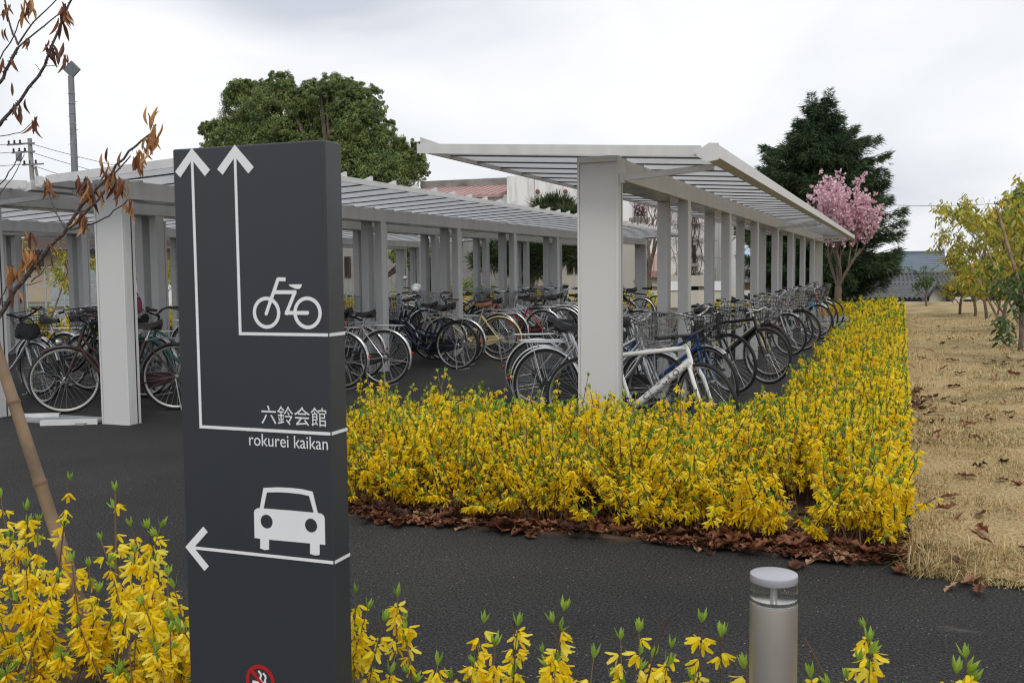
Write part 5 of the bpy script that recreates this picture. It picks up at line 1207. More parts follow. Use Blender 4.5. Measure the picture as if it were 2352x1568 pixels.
# ================================================================== BUILDINGS
def wallmat(name, c, stain=.5, scale=.6):
    m = bpy.data.materials.new(name); m.use_nodes = True; t = m.node_tree; p = t.nodes['Principled BSDF']; p.inputs['Roughness'].default_value = .9
    tc_ = N(t, 'ShaderNodeTexCoord'); mp_ = N(t, 'ShaderNodeMapping'); mp_.inputs['Scale'].default_value = (1.6, 1.6, .16); t.links.new(tc_.outputs['Object'], mp_.inputs[0])
    n = N(t, 'ShaderNodeTexNoise'); n.inputs['Scale'].default_value = scale*2.2; n.inputs['Detail'].default_value = 7; n.inputs['Roughness'].default_value = .68; t.links.new(mp_.outputs[0], n.inputs['Vector'])
    r = N(t, 'ShaderNodeValToRGB'); el = r.color_ramp.elements; el[0].position = .30; el[0].color = (*[x*(1-stain) for x in c], 1); el[1].position = .52; el[1].color = (*c, 1); t.links.new(n.outputs[0], r.inputs[0]); t.links.new(r.outputs[0], p.inputs['Base Color']); return m
WHW_ = wallmat('stained_white_concrete', (.80, .79, .76), .5); GREYT = wallmat('grey_wall_tile', (.27, .265, .245), .2); BEIG = wallmat('beige_render', (.45, .36, .25), .12); CRW_ = wallmat('cream_siding', (.58, .54, .47), .15)
DARKG = mat('dark_window_glass', (.012, .013, .015), .08, var=.2, spec=.6); REDR = mat('red_metal_roof', (.40, .25, .23), .5, var=.14, scale=1.5); GREYC = mat('weathered_coping', (.22, .21, .19), .9, var=.4, scale=1.2)
BROWNF = mat('brown_window_frame', (.05, .032, .022), .5)
def tiled_roof(name, parent, p00, p10, p11, p01, nu, nv, m, amp=.035, step=.03):
    """roof surface between eave p00-p10 and ridge p01-p11: wavy tiles in overlapping courses, real relief"""
    p00, p10, p11, p01 = [np.array(p, float) for p in (p00, p10, p11, p01)]; U = np.linspace(0, 1, nu*4+1); Vv = []
    for k in range(nv): Vv += [(k/nv, 1.0), ((k+.999)/nv, 0.0)]
    nrm = np.cross(p10-p00, p01-p00); nrm /= np.linalg.norm(nrm); nrm *= np.sign(nrm[2])
    V = []
    for v, s_ in Vv:
        a = p00*(1-v)+p01*v; b = p10*(1-v)+p11*v
        V.append(a[None]*(1-U[:, None])+b[None]*U[:, None]+nrm*(amp*np.sin(U[:, None]*nu*2*math.pi)+step*s_))
    V = np.array(V); R, Cn = V.shape[:2]; I = np.arange(R*Cn).reshape(R, Cn); F = np.stack([I[:-1, :-1], I[:-1, 1:], I[1:, 1:], I[1:, :-1]], -1).reshape(-1, 4)
    return ob(name, mesh_np(name, V.reshape(-1, 3), F), m, parent)
def window(parent, x0, x1, z0, z1, y, m=BROWNF, sill=False, fw=.06):
    f = MB(); f.b2((x0, y-.05, z0), (x0+fw, y+.02, z1)).b2((x1-fw, y-.05, z0), (x1, y+.02, z1)).b2((x0+fw, y-.05, z1-fw), (x1-fw, y+.02, z1)).b2((x0+fw, y-.05, z0), (x1-fw, y+.02, z0+fw))
    o = f.obj('window', m, parent); MB().b2((x0+fw, y-.012, z0+fw), (x1-fw, y-.006, z1-fw)).obj('pane', DARKG, o)
    if sill: MB().b2((x0-.15, y-.16, z0-.16), (x1+.15, y, z0-.01)).obj('sill', GREYC, o)
    return o
def XZ(u, v, Y): p = atY(u, v, Y); return float(p[0]), float(p[2])
# --- white two-storey building with red roofs
YB = 47.0; xl_, _ = XZ(975, 500, YB); xm, zt = XZ(1190, 405, YB); xr_, _ = XZ(1640, 500, YB); zt = 6.1
wb = thing('white_building', 'stained white two-storey building with red metal roofs behind the shelters', 'building', (xl_, YB, 0)); X = lambda u, v=500: XZ(u, v, YB)[0]-xl_; Z = lambda u, v: XZ(u, v, YB)[1]
LB = X(1640); xb = X(1165)
MB().b2((xb, .0, -1), (LB, 9, zt)).obj('wall', WHW_, wb)
MB().b2((-1.5, 3.2, -1), (xb-.003, 9, zt+.15)).obj('wall', WHW_, wb)
MB().b2((-1.6, 2.9, zt-.35), (xb+.3, 3.197, zt+.22)).obj('coping', GREYC, wb)
# sloping red roof in front of the set-back wall
rf = MB(); z0, z1 = Z(1090, 448), Z(1090, 416); rf.add([(-1.5, -.1, z0), (xb-.35, -.1, z0), (xb+.05, 2.88, z1), (-1.5, 2.88, z1), (-1.5, -.1, z0-.14), (xb-.35, -.1, z0-.14), (xb+.05, 2.88, z1-.14), (-1.5, 2.88, z1-.14)], [(0, 1, 2, 3), (4, 7, 6, 5), (0, 4, 5, 1), (1, 5, 6, 2), (2, 6, 7, 3), (3, 7, 4, 0)]); ro = rf.obj('roof', REDR, wb)
for k in range(16):
    u = k/15; x0 = -1.5+u*(xb-.4+1.5); x1 = -1.5+u*(xb+1.5); MB().tube([(x0, -.1, z0+.02), (x1, 2.86, z1+.02)], .03, 4).obj('seam', REDR, ro)
MB().b2((-1.5, .35, -1), (xb-.003, 3.19, z0-.01)).obj('wall', WHW_, wb)
for k in range(1, 7):                                 # panel joints as recessed dark reveals
    x = xb+k*(LB-xb)/7; MB().b2((x-.012, -.004, 2.9), (x+.012, .01, zt-.02)).obj('panel_joint', GREYC, wb)
MB().b2((xb, -.005, Z(1250, 525)), (LB, .01, Z(1250, 525)+.025)).obj('panel_joint', GREYC, wb)
for u in (1236, 1300):
    MB().lathe([(.09, .02), (.115, -.06), (.08, -.13), (.02, -.14)], c=(X(u), 0, Z(u, 440)), n=14, axis='y').obj('round_vent', mat('rusty_red', (.20, .085, .07), .7), wb, True)
window(wb, X(1454), X(1486), Z(1460, 500), Z(1460, 462), 0, CHROME, True)
window(wb, X(1452), X(1462), Z(1460, 590), Z(1460, 535), -.002, CHROME); window(wb, X(1592), X(1599), Z(1595, 604), Z(1595, 563), -.002, BROWNF, True)
# lower porch with red hipped roof
pz0, pz1 = Z(1480, 622), Z(1480, 592); x0, x1 = X(1400), X(1555)
pr = MB().add([(x0, -2.4, pz0), (x1, -2.4, pz0), (x1-.6, -.02, pz1+.2), (x0, -.02, pz1+.2), (x0, -2.4, pz0-.3), (x1, -2.4, pz0-.3), (x1-.6, -.02, pz0-.3), (x0, -.02, pz0-.3)], [(0, 1, 2, 3), (4, 7, 6, 5), (0, 4, 5, 1), (1, 5, 6, 2), (2, 6, 7, 3), (3, 7, 4, 0)]).obj('porch_roof', REDR, wb)
for k in range(14): x = x0+(x1-.1-x0)*k/13; MB().tube([(x, -2.41, pz0-.25), (x, -2.38, pz0+.02), (x-.6*k/13, -.05, pz1+.22)], .028, 4).obj('seam', REDR, pr)
MB().b2((x0, -2.2, Z(1480, 656)), (x1+1.8, -.01, Z(1480, 634))).obj('canopy_band', CRW_, wb)
for k in range(5): x = x0+.4+k*(x1+1.4-x0)/4.4; MB().b2((x, -2.0, -1), (x+.35, -1.6, Z(1480, 656))).obj('porch_column', CRW_, wb)
MB().b2((x0, -1.2, -1), (x1+1.5, -1.1, Z(1480, 656)-.01)).obj('porch_shade_panel', mat('painted_porch_shade', (.05, .045, .04), .8), wb)  # solid dark panel, its colour stands for the shade in the porch openings
# dry climbing vine on the corner
random.seed(3); vn = thing('climbing_vine', 'leafless dark vine climbing the corner of the white building', 'vine', (xl_+LB-.7, YB-.06, 0)); vb = MB()
for k in range(16):
    x = random.uniform(-1.1, .6); pts = [Vector((x, 0, -.5))]
    for i in range(16): x += random.gauss(0, .09); pts.append(Vector((x, -.02-random.random()*.05, i*.38)))
    vb.tube(pts, [.035 if k < 2 else .013]*17, 4)
    for i in range(2, 16, 2):
        p = pts[i]; 
        for s_ in (-1, 1): vb.tube([p, p+Vector((s_*random.uniform(.1, .4), 0, random.uniform(-.1, .3))), p+Vector((s_*random.uniform(.3, .7), -.02, random.uniform(-.4, .3)))], .008, 3)
vb.obj('vine_stems', BARKD, vn)
# --- low tiled wing with dark entrance
YW = 39.5; a0 = XZ(760, 600, YW)[0]; wg = thing('tiled_wing', 'low grey tiled wing with dark glass entrance behind the shelters', 'building', (a0, YW, 0)); XW = lambda u: XZ(u, 600, YW)[0]-a0; ZW = lambda v, u=1050: XZ(u, v, YW)[1]
e0, e1 = XW(936), XW(990); wz = 3.4
MB().b2((-5, 0, -.3), (e0, 4, wz)).obj('wall', GREYT, wg); MB().b2((e1, 0, -.3), (XW(1195), 4, wz)).obj('wall', GREYT, wg); MB().b2((e0, 0, 2.75), (e1, 4, wz)).obj('lintel', GREYT, wg)
MB().b2((XW(1195)+.003, .2, -.3), (XW(1420), 4, wz)).obj('wall', CRW_, wg)
en = MB().b2((e0, .5, -.3), (e1, .55, 2.75)).obj('entrance_glass', DARKG, wg); MB().b2(((e0+e1)/2-.04, .44, 0), ((e0+e1)/2+.04, .498, 2.75)).obj('mullion', BROWNF, en)
# narrow upright tiles, each its own piece
tm = MB().b2((-.105, -.012, -.30), (.105, -.001, .30)).mesh('tile'); cnt = 0
for rng_x in ((XW(790), e0), (e1, XW(1195))):
    x = rng_x[0]+.11; col_ = 0
    while x < rng_x[1]-.1:
        z = .3+(.31 if col_ % 2 else 0)+.2*math.sin(col_*1.7)
        while z < 2.4 and cnt < 300: o = ob('tile', tm, GREYT, wg, (x, 0, z)); o.rotation_euler = (0, 0, random.gauss(0, .01)); z += .615; cnt += 1
        x += .217; col_ += 1
window(wg, XW(792), XW(806), ZW(635), ZW(585), -.0125); window(wg, XW(1272), XW(1282), ZW(632), ZW(575), .19); 
for u in (1300, 1318, 1335): window(wg, XW(u), XW(u+13), ZW(630), ZW(560), .19)
MB().lathe([(.02, 0), (.14, .06), (.16, .3), (.2, .34), (.02, .5)], c=(XW(1056), -.14, ZW(575)), n=8).obj('wall_lantern', BROWNF, wg)
# --- left: beige house with brown tiled roof
YH = 42.0; h0 = XZ(120, 600, YH)[0]; lh = thing('beige_house', 'beige house with brown tiled roof beyond the left shelters', 'house', (h0, YH, 0)); XH = lambda u: XZ(u, 600, YH)[0]-h0; ZH = lambda v, u=200: XZ(u, v, YH)[1]
BRT = mat('brown_roof_tile', (.085, .06, .055), .55, var=.2, scale=3)
xa, xb2 = XH(30), XH(340); ze = ZH(572)
MB().b2((xa, 0, -.3), (xb2, 7, ze)).obj('wall', BEIG, lh)
r1 = tiled_roof('roof', lh, (xa-.8, -.8, ze-.05), (xb2+.8, -.8, ze-.05), (xb2-2.6, 3.5, ze+1.9), (xa+2.6, 3.5, ze+1.9), 44, 16, BRT); MB().b2((xa-.8, -.86, ze-.2), (xb2+.8, -.74, ze-.06)).obj('gutter', BLK, lh)
for p, q in (((xa-.8, -.8, ze), (xa+2.6, 3.5, ze+1.95)), ((xb2+.8, -.8, ze), (xb2-2.6, 3.5, ze+1.95)), ((xa+2.6, 3.5, ze+1.97), (xb2-2.6, 3.5, ze+1.97))): MB().tube([p, q], .11, 8).obj('ridge_cap', BRT, r1)
tiled_roof('roof', lh, (xa-.8, -.8, ze-.05), (xa-.8, 7.8, ze-.05), (xa+2.6, 3.6, ze+1.9), (xa+2.6, 3.4, ze+1.9), 20, 10, BRT); tiled_roof('roof', lh, (xb2+.8, 7.8, ze-.05), (xb2+.8, -.8, ze-.05), (xb2-2.6, 3.4, ze+1.9), (xb2-2.6, 3.6, ze+1.9), 20, 10, BRT)
window(lh, XH(156), XH(167), ZH(620), ZH(578), -.001); window(lh, XH(303), XH(314), ZH(625), ZH(582), -.001); window(lh, XH(80), XH(100), ZH(620), ZH(580), -.001)
# chain-link style fence in front, each post and rail a piece
YF = 32.5; f0 = XZ(-20, 690, YF)[0]; fe = thing('wire_fence', 'pale grey wire fence between the road and the beige house', 'fence', (f0, YF, 0)); FEM = mat('fence_grey', (.33, .37, .38), .6); xe = XZ(330, 690, YF)[0]-f0
for k in range(9): MB().tube([(xe*k/8, 0, 0), (xe*k/8, 0, 1.75)], .035, 8).obj('post', FEM, fe)
for z in (.12, .95, 1.72): MB().tube([(0, 0, z), (xe, 0, z)], .022, 6).obj('rail', FEM, fe)
wi = MB()
for k in range(int(xe/.12)): wi.tube([(k*.12, 0, .12), (k*.12, 0, 1.72)], .0035, 3, cap=False)
for k in range(13): wi.tube([(0, .006, .12+k*.12), (xe, .006, .12+k*.12)], .0035, 3, cap=False)
tag(wi.obj('wire_mesh', FEM, fe), kind='stuff')
for j, (u, w, h) in enumerate([(140, 1.2, 1.5), (165, 1.0, 1.3), (185, 1.3, 1.6)]):
    p = atY(u, 690, 34.5+j*.3); eq = thing('equipment_cabinet', ['grey equipment cabinet behind the wire fence, leftmost', 'shorter dark equipment cabinet behind the wire fence', 'grey equipment cabinet behind the wire fence, rightmost'][j], 'cabinet', (p[0], p[1], 0)); MB().b2((-w/2, 0, .1), (w/2, .7, h)).obj('box', FEM if j != 1 else BLK, eq, bevel=.02); MB().b2((-w/2+.08, -.02, .3), (-.03, -.002, h-.15)).obj('door', GALV, eq); MB().b2((.03, -.02, .3), (w/2-.08, -.002, h-.15)).obj('door', GALV, eq); MB().b2((-w/2-.05, -.05, 0), (w/2+.05, .75, .098)).obj('plinth', CONC, eq)
# low white wall far right of that
p = atY(308, 665, 36); lw = thing('garden_wall', 'low stained pale garden wall behind the middle pillar', 'wall', (p[0]-2, 36, 0)); MB().b2((0, 0, 0), (9, .18, 1.0)).obj('panel', WHW_, lw); MB().b2((-.03, -.03, 1.0), (9.03, .21, 1.07)).obj('coping', CONC, lw)
bh = thing('blue_roofed_shed', 'small shed with bright blue roof far behind the middle pillar', 'shed', tuple(atY(392, 640, 58)*np.array([1, 1, 0]))); MB().b2((-2, 0, 0), (3, 4, 2.6)).obj('wall', CRW_, bh); MB().add([(-2.3, -.4, 2.6), (3.3, -.4, 2.6), (3.3, 4.4, 3.6), (-2.3, 4.4, 3.6), (-2.3, -.4, 2.5), (3.3, -.4, 2.5), (3.3, 4.4, 3.5), (-2.3, 4.4, 3.5)], [(0, 1, 2, 3), (4, 7, 6, 5), (0, 4, 5, 1), (1, 5, 6, 2), (2, 6, 7, 3), (3, 7, 4, 0)]).obj('roof', mat('bright_blue_roof', (.06, .3, .5), .5), bh)
# --- right: tiled houses down the slope
GRT = mat('grey_roof_tile', (.10, .104, .115), .4, var=.3, scale=3); BLR = mat('blue_metal_roof', (.125, .165, .21), .4, var=.12, scale=1.0)
Y1 = 51.0; a1 = XZ(1880, 690, Y1)[0]; h1 = thing('tiled_house', 'low house with grey tiled roof and small gable beyond the lawn', 'house', (a1, Y1, 0)); X1 = lambda u: XZ(u, 690, Y1)[0]-a1; Z1 = lambda v: XZ(2050, v, Y1)[1]
ze = Z1(686); zr = Z1(655); zu = Z1(632)
MB().b2((X1(1905), .5, -3.5), (X1(2260), 7, ze)).obj('wall', CRW_, h1)
rr = tiled_roof('roof', h1, (X1(1880), 0, ze), (X1(2120), 0, ze), (X1(2150), 2.6, zr), (X1(1935), 2.6, zr), 22, 10, GRT, .055, .05); MB().b2((X1(1880), -.06, ze-.16), (X1(2118), .06, ze-.03)).obj('gutter', BLK, h1)
MB().tube([(X1(1935), 2.62, zr+.03), (X1(2150), 2.62, zr+.03)], .09, 8).obj('ridge_cap', GRT, rr)
r2 = tiled_roof('roof', h1, (X1(1990), 2.7, zr+.05), (X1(2270), 2.7, zr-.25), (X1(2250), 6.5, zu), (X1(2000), 6.5, zu), 25, 8, GRT, .06, .06); MB().tube([(X1(1990), 6.5, zu+.06), (X1(2255), 6.5, zu+.06)], .13, 8).obj('ridge_cap', GRT, r2)
# gable end
gx0, gx1, gm = X1(2118), X1(2188), X1(2150); gz = Z1(648); MB().prism([(gx0+.3, -3.5), (gx1-.3, -3.5), (gx1-.3, ze+.05), (gm, gz-.12), (gx0+.3, ze+.05)], lambda a, b, w: (a, -.1+w, b), .55).obj('gable_wall', CRW_, h1)
for s_, xx in ((-1, gx0), (1, gx1)): MB().add([(gm, -.4, gz), (xx, -.4, ze-.05), (xx, 3, ze-.05), (gm, 3, gz), (gm, -.4, gz-.16), (xx, -.4, ze-.2), (xx, 3, ze-.2), (gm, 3, gz-.16)], [(0, 1, 2, 3), (4, 7, 6, 5), (0, 4, 5, 1), (1, 5, 6, 2), (2, 6, 7, 3), (3, 7, 4, 0)]).obj('gable_roof', GRT, h1)
window(h1, X1(2215), X1(2245), Z1(697), Z1(688), .49)
Y2 = 64.0; a2_ = XZ(2030, 620, Y2)[0]; h2 = thing('blue_roofed_house', 'house with ribbed blue-grey metal roof and aerial behind the tiled house', 'house', (a2_, Y2, 0)); X2 = lambda u: XZ(u, 620, Y2)[0]-a2_; Z2 = lambda v: XZ(2100, v, Y2)[1]
xa, xb3 = X2(1990), X2(2178); z0, z1 = Z2(622), Z2(579)
MB().b2((xa+.5, 1, -3.5), (xb3-.5, 7, z0-.05)).obj('wall', CRW_, h2)
nb = 9
for k in range(nb):
    v0, v1 = k/nb, (k+1)/nb; y0_, y1_ = 4.5*v0, 4.5*v1; za_, zb_ = z0+(z1-z0)*v0, z0+(z1-z0)*v1; MB().add([(xa, y0_, za_+.05), (xb3, y0_, za_+.05), (xb3, y1_, zb_), (xa, y1_, zb_), (xa, y0_, za_-.1), (xb3, y0_, za_-.1), (xb3, y1_, zb_-.15), (xa, y1_, zb_-.15)], [(0, 1, 2, 3), (4, 7, 6, 5), (0, 4, 5, 1), (1, 5, 6, 2), (2, 6, 7, 3), (3, 7, 4, 0)]).obj('roof_course', BLR, h2)
MB().b2((xa, -.05, z0-.35), (xb3, .3, z0-.16)).obj('gutter', BROWNF, h2); MB().b2((X2(2060), 4.3, z1-.02), (xb3, 4.7, z1+.12)).obj('ridge_cap', BLR, h2)
an = MB(); ax_ = X2(2064); an.tube([(ax_, 4.6, z1-.1), (ax_, 4.6, z1+1.0)], .025, 5); an.tube([(ax_-.6, 4.6, z1+.95), (ax_+.7, 4.6, z1+.95)], .015, 4)
for k in range(6): an.tube([(ax_-.5+k*.2, 4.35, z1+.95), (ax_-.5+k*.2, 4.85, z1+.95)], .01, 3)
an.lathe([(.02, 0), (.15, .05)], c=(ax_+.1, 4.5, z1+.3), n=12, axis='y'); an.obj('aerial', STEEL, h2)
p = XZ(2290, 650, 58); h3 = thing('grey_sided_house', 'plain grey house behind the young trees at the right', 'house', (p[0], 58, 0)); MB().b2((-3.2, 0, -3.5), (9, 7, .95)).obj('wall', wallmat('grey_siding', (.30, .29, .28), .12), h3); MB().b2((-3.6, -.5, .953), (9.4, 7.5, 1.12)).obj('roof', GRT, h3); window(h3, -1.5, .2, -1.0, .1, -.001)
# white low kerb rail along the far lawn edge
MB().b2((-1.5, 40.6, -.2), (14, 40.8, .10)); kw_ = MB().b2((-.2, 40.55, -.3), (16, 40.7, .07)).obj('lawn_edging', CRW_); tag(kw_, 'pale concrete edging along the far side of the lawn', 'edging')
# houses seen through the far end of the lawn-side shelter
p = XZ(1690, 660, 60); h4 = thing('small_tiled_house', 'small house with dark roof seen between the far shelter posts', 'house', (p[0], 60, 0)); MB().b2((-3, 0, -3.5), (4, 6, .6)).obj('wall', BEIG, h4); tiled_roof('roof', h4, (-3.6, -.6, .55), (4.6, -.6, .55), (4.0, 3, 1.9), (-3.0, 3, 1.9), 30, 10, GRT)
bw = thing('boundary_wall', 'low cream boundary wall behind the forsythia past the shelter end', 'wall', tuple(atY(1445, 690, 36)*np.array([1, 1, 0]))); MB().b2((0, 0, 0), (4.6, .2, .62)).obj('panel', CRW_, bw)
for j in range(2): MB().b2((1.4+j*1.7, -.04, .62), (1.95+j*1.7, .02, .95)).obj('notice_plate', WHITEP, bw)
# --- poles and wires
POLE = mat('galvanised_pole', (.19, .20, .22), .6, var=.2, scale=2); CPOLE = mat('concrete_pole', (.27, .26, .24), .9, var=.15, scale=2)
Yp = 40.; pb = XZ(178, 560, Yp)[0]; pt_, pz = XZ(163, 175, Yp); lp_ = thing('floodlight_pole', 'tall grey floodlight pole rising behind the left shelter', 'pole', (pb, Yp, 0)); dx = pt_-pb
MB().tube([(dx*-.2, 0, 0), (dx*.45, 0, pz*.5), (dx, 0, pz)], [.20, .175, .15], 12).obj('shaft', POLE, lp_, True)
for k in range(12): z = 5.0+k*.5; MB().ring((dx*z/pz*.98, 0, z), .172, .012, 14, 4, 'z').obj('band', CHROME, lp_)
for k in range(8): z = 5.2+k*.7; s_ = 1 if k % 2 else -1; MB().tube([(dx*z/pz, 0, z), (dx*z/pz+s_*.34, 0, z)], .012, 4).obj('step_bolt', POLE, lp_)
MB().box((dx+.08, 0, pz+.32), (.62, .14, .62), Euler((0, R_(45), R_(20))).to_matrix()).obj('floodlight', mat('lamp_grey', (.12, .14, .15), .5), lp_, bevel=.02)
Yu = 52.; ux, uz = XZ(68, 318, Yu); up_ = thing('utility_pole', 'concrete utility pole with cross-arms and transformer at the left', 'pole', (ux+.3, Yu, 0)); MB().tube([(0, 0, 0), (-.15, 0, uz*.5), (-.3, 0, uz)], [.2, .17, .14], 10).obj('shaft', CPOLE, up_, True)
MB().tube([(1.4, .3, 0), (.0, .1, uz-1.9)], .09, 8).obj('brace_pole', CPOLE, up_)
for j, (z, l0, l1) in enumerate([(uz-.35, -2.2, .2), (uz-.9, -1.8, .2), (uz-1.75, -.9, .9)]):
    o = MB().b2((l0, -.15, z-.05), (l1, -.05, z+.05)).obj('cross_arm', POLE, up_)
    for k in range(3): MB().lathe([(.03, 0), (.09, .05), (.05, .12), (.08, .18), (.03, .25)], c=(l0+.15+k*.5, -.1, z+.05), n=8).obj('insulator', BLK, o)
MB().lathe([(.15, 0), (.19, .08), (.19, .55), (.12, .62)], c=(-.95, -.35, uz-1.5), n=14).obj('transformer', POLE, up_)
def wire(label, p, q, sag=.5, r=.018):
    p, q = Vector(p), Vector(q); t = thing('overhead_wire', label, 'wire', p); d = q-p; MB().tube([d*(k/12)+Vector((0, 0, -sag*4*(k/12)*(1-k/12))) for k in range(13)], r, 4).obj('cable', BLK, t)
pu = (ux, Yu-.1)
for j, (z, u, v, Y) in enumerate([(uz-.3, 700, 430, 75), (uz-.85, 700, 470, 75), (uz-1.7, 600, 480, 70)]):
    wire(['upper overhead wire running right from the utility pole', 'middle overhead wire running right from the utility pole', 'lower overhead wire running right from the utility pole'][j], (pu[0]-.1, pu[1], z), tuple(atY(u, v, Y)), .8)
    wire(['upper overhead wire running left from the utility pole', 'middle overhead wire running left from the utility pole', 'lower overhead wire running left from the utility pole'][j], (pu[0]-.1, pu[1], z), (pu[0]-18, pu[1]-4, z+.3), .3)
wire('thin overhead wire crossing the sky above the right-hand houses', tuple(atY(2030, 470, 90)), tuple(atY(2420, 455, 90)), .3, .02)
# ================================================================== NEAR TREE WITH WITHERED LEAVES
TWIG = mat('young_tree_bark', (.095, .075, .07), .85, attr=None, var=.3, scale=40, bump=.5)
Yt = 2.95
def PT3(u, v, y=Yt): return Vector(atY(u, v, y))
tr0 = atY(-190, 1300, 3.0); wt = thing('withered_leaf_tree', 'young tree with withered brown leaves leaning in from the left edge', 'tree', (tr0[0], 3.0, 0)); ofs = Vector((tr0[0], 3.0, 0))
tk = MB(); tk.tube([Vector((0, 0, -.03)), Vector((.01, 0, .6)), Vector((.0, 0, 1.2)), Vector((.02, .0, 1.9)), Vector((.0, 0, 2.5))], [.03, .027, .023, .017, .008], 10).obj('trunk', TWIG, wt, True)
random.seed(31); TIPS = []
def limb(px, r0, r1, start_z=None, y=Yt, dy=0.0):
    pts = []
    if start_z is not None: pts.append(Vector((0, 0, start_z)))
    n = len(px)
    for i, (u, v) in enumerate(px): pts.append(PT3(u, v, y+dy*i/max(1, n-1))-ofs)
    # subdivide with slight wobble
    P = [pts[0]]
    for a, b in zip(pts[:-1], pts[1:]):
        for k in range(1, 4): P.append(a.lerp(b, k/3)+(Vector((random.gauss(0, .002), random.gauss(0, .003), random.gauss(0, .002))) if k < 3 else Vector()))
    m = len(P); rr = [r0+(r1-r0)*i/(m-1) for i in range(m)]; b = MB(); b.tube(P, rr, 7)
    for i in range(1, m):                            # bud knots along the shoots
        for k in range(3):
            q = P[i-1].lerp(P[i], random.random()); d = Vector((random.gauss(0, 1), random.gauss(0, 1), random.gauss(0, 1))).normalized(); b.tube([q, q+d*rr[i]*2.0], [rr[i]*.7, rr[i]*.25], 4)
    b.obj('branch', TWIG, wt, True); return P
limb([(0, 724), (33, 667), (77, 614), (133, 547), (151, 529), (185, 475), (213, 444), (256, 401), (296, 347), (341, 311), (358, 286)], .0105, .0028, .85)
limb([(151, 529), (190, 495), (225, 460), (262, 400), (300, 358)], .0065, .0022)
limb([(159, 528), (213, 514), (251, 496), (295, 457)], .0038, .002)
limb([(147, 521), (128, 488), (113, 447), (110, 425)], .003, .0016)
limb([(72, 647), (100, 620), (123, 600)], .0028, .0015); limb([(60, 655), (96, 645)], .002, .0012)
limb([(0, 287), (23, 259), (49, 228), (103, 151), (120, 103), (151, 28), (170, -20)], .0075, .0035, 1.75)
limb([(0, 190), (20, 150), (41, 110)], .0065, .0055, 1.85); limb([(41, 110), (103, 59), (144, 26)], .0035, .002); limb([(41, 103), (77, 51), (135, -6)], .0035, .002); limb([(41, 103), (30, 80), (15, 31), (9, -10)], .004, .003)
limb([(0, 136), (31, 85), (53, 33)], .003, .002, 1.9); limb([(0, 313), (46, 305), (82, 277)], .0022, .0014, 1.65); limb([(-10, 440), (20, 395), (50, 352)], .003, .0018, 1.45); limb([(-5, 455), (28, 410), (56, 355)], .0022, .0014, 1.42)
limb([(103, 151), (135, 153)], .0018, .001); limb([(99, 165), (80, 148)], .0015, .001)
limb([(0, 700), (15, 660), (28, 640)], .003, .0018, .95)
def wleaf(seed):
    r = random.Random(seed); V, F = [], []; n = 7; L = .072; w = .0075; curl = r.uniform(.3, .9); fold = r.uniform(.6, 1.3)
    for i in range(n+1):
        t = i/n; ww = w*math.sin(math.pi*min(1, (t*.90+.05)))**.9; y = L*t; z = -curl*.03*t*t+.0015*math.sin(t*6+seed); x0 = .004*math.sin(t*2+seed)*t
        V += [(x0-ww, y, z+ww*fold), (x0, y, z-.001), (x0+ww, y, z+ww*fold)]
        if i: o = 3*(i-1); F += [(o, o+1, o+4, o+3), (o+1, o+2, o+5, o+4)]
    return np.array(V), np.array(F)
WL = mat('withered_leaf', (.3, .14, .05), .55, attr=[(0, (.06, .026, .022)), (.3, (.20, .07, .03)), (.6, (.40, .18, .055)), (1, (.58, .35, .14))], transl=.3, spec=.4)
WLM = [mesh_np('leaf', *wleaf(k), np.full(24, r_), True) for k, r_ in enumerate([.05, .2, .35, .5, .7, .85, .1, .62])]
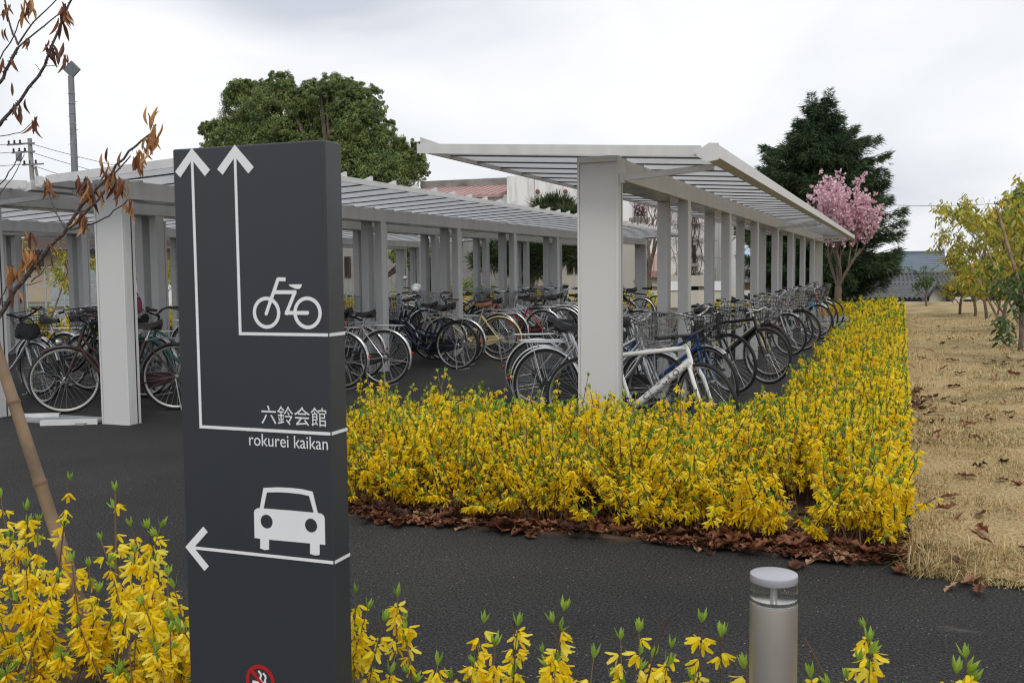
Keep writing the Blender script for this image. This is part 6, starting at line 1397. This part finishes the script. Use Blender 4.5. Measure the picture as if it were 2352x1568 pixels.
def cluster(u, v, n, spread=10, dark=False, s=1.0, upn=0):
    for k in range(n):
        p = PT3(u+random.gauss(0, spread), v+random.gauss(0, spread*.7), Yt+random.gauss(0, .015))-ofs
        mi = random.choice([0, 1, 6, 2] if dark else [2, 3, 4, 5, 7, 1]); o = ob('leaf', WLM[mi], WL, wt)
        a = random.uniform(0, 6.28); up = 1 if k < upn else -1
        d = Vector((math.cos(a)*.42, math.sin(a)*.42, up*random.uniform(.8, 2.0))).normalized(); x = d.orthogonal().normalized(); x.rotate(Matrix.Rotation(random.uniform(0, 6.28), 3, d)); z = x.cross(d); m = Matrix((x, d, z)).transposed().to_4x4(); sc_ = s*random.uniform(.65, 1.1)
        m = Matrix.Translation(p) @ m @ Matrix.Scale(sc_, 4); o.matrix_local = m
for c in [(356, 292, 9, 10, False, .95, 5), (350, 312, 9, 10), (330, 345, 8, 9), (322, 360, 6, 8), (248, 385, 9, 10, False, .9, 3), (262, 400, 10, 12), (275, 415, 10, 10), (295, 462, 7, 7), (190, 412, 8, 9, True), (205, 430, 9, 8), (215, 435, 5, 8, True), (108, 415, 7, 5), (195, 497, 6, 6), (185, 490, 4, 6), (65, 575, 8, 10, False, 1.1, 4), (72, 590, 10, 11, False, 1.15), (30, 612, 7, 7, False, 1.1), (45, 610, 4, 6), (35, 665, 2, 8), (52, 672, 2, 5), (128, 590, 2, 5, True, .8, 1), (60, 12, 6, 7, False, 1.05), (70, -5, 3, 6), (145, 10, 5, 7, True), (155, 25, 7, 6, False, .8), (135, 48, 3, 5, True), (110, 100, 7, 8, True, .9), (122, 112, 3, 5, True), (147, 100, 2, 3, True), (148, 128, 5, 5, True, .8), (62, 92, 3, 5, True, .7), (28, 138, 2, 4, True, .7), (15, 70, 2, 4, True, .7), (20, 10, 3, 5, True, .8), (35, 242, 5, 6, True), (28, 222, 1, 2, True, .9, 1), (55, 228, 1, 2, True, .8), (85, 272, 6, 6, True, .9), (5, 138, 2, 4, True, .8), (8, 25, 3, 4, True, .7)]:
    cluster(*c)
# bamboo support pole, tied to the trunk out of frame
bs = g(212, 1475, 0); ts = atY(-30, 735, 2.82)
stake('weathered bamboo pole slanting up out of the bottom left bush', (bs[0], bs[1], 0), (ts[0], ts[1], ts[2]), .027)
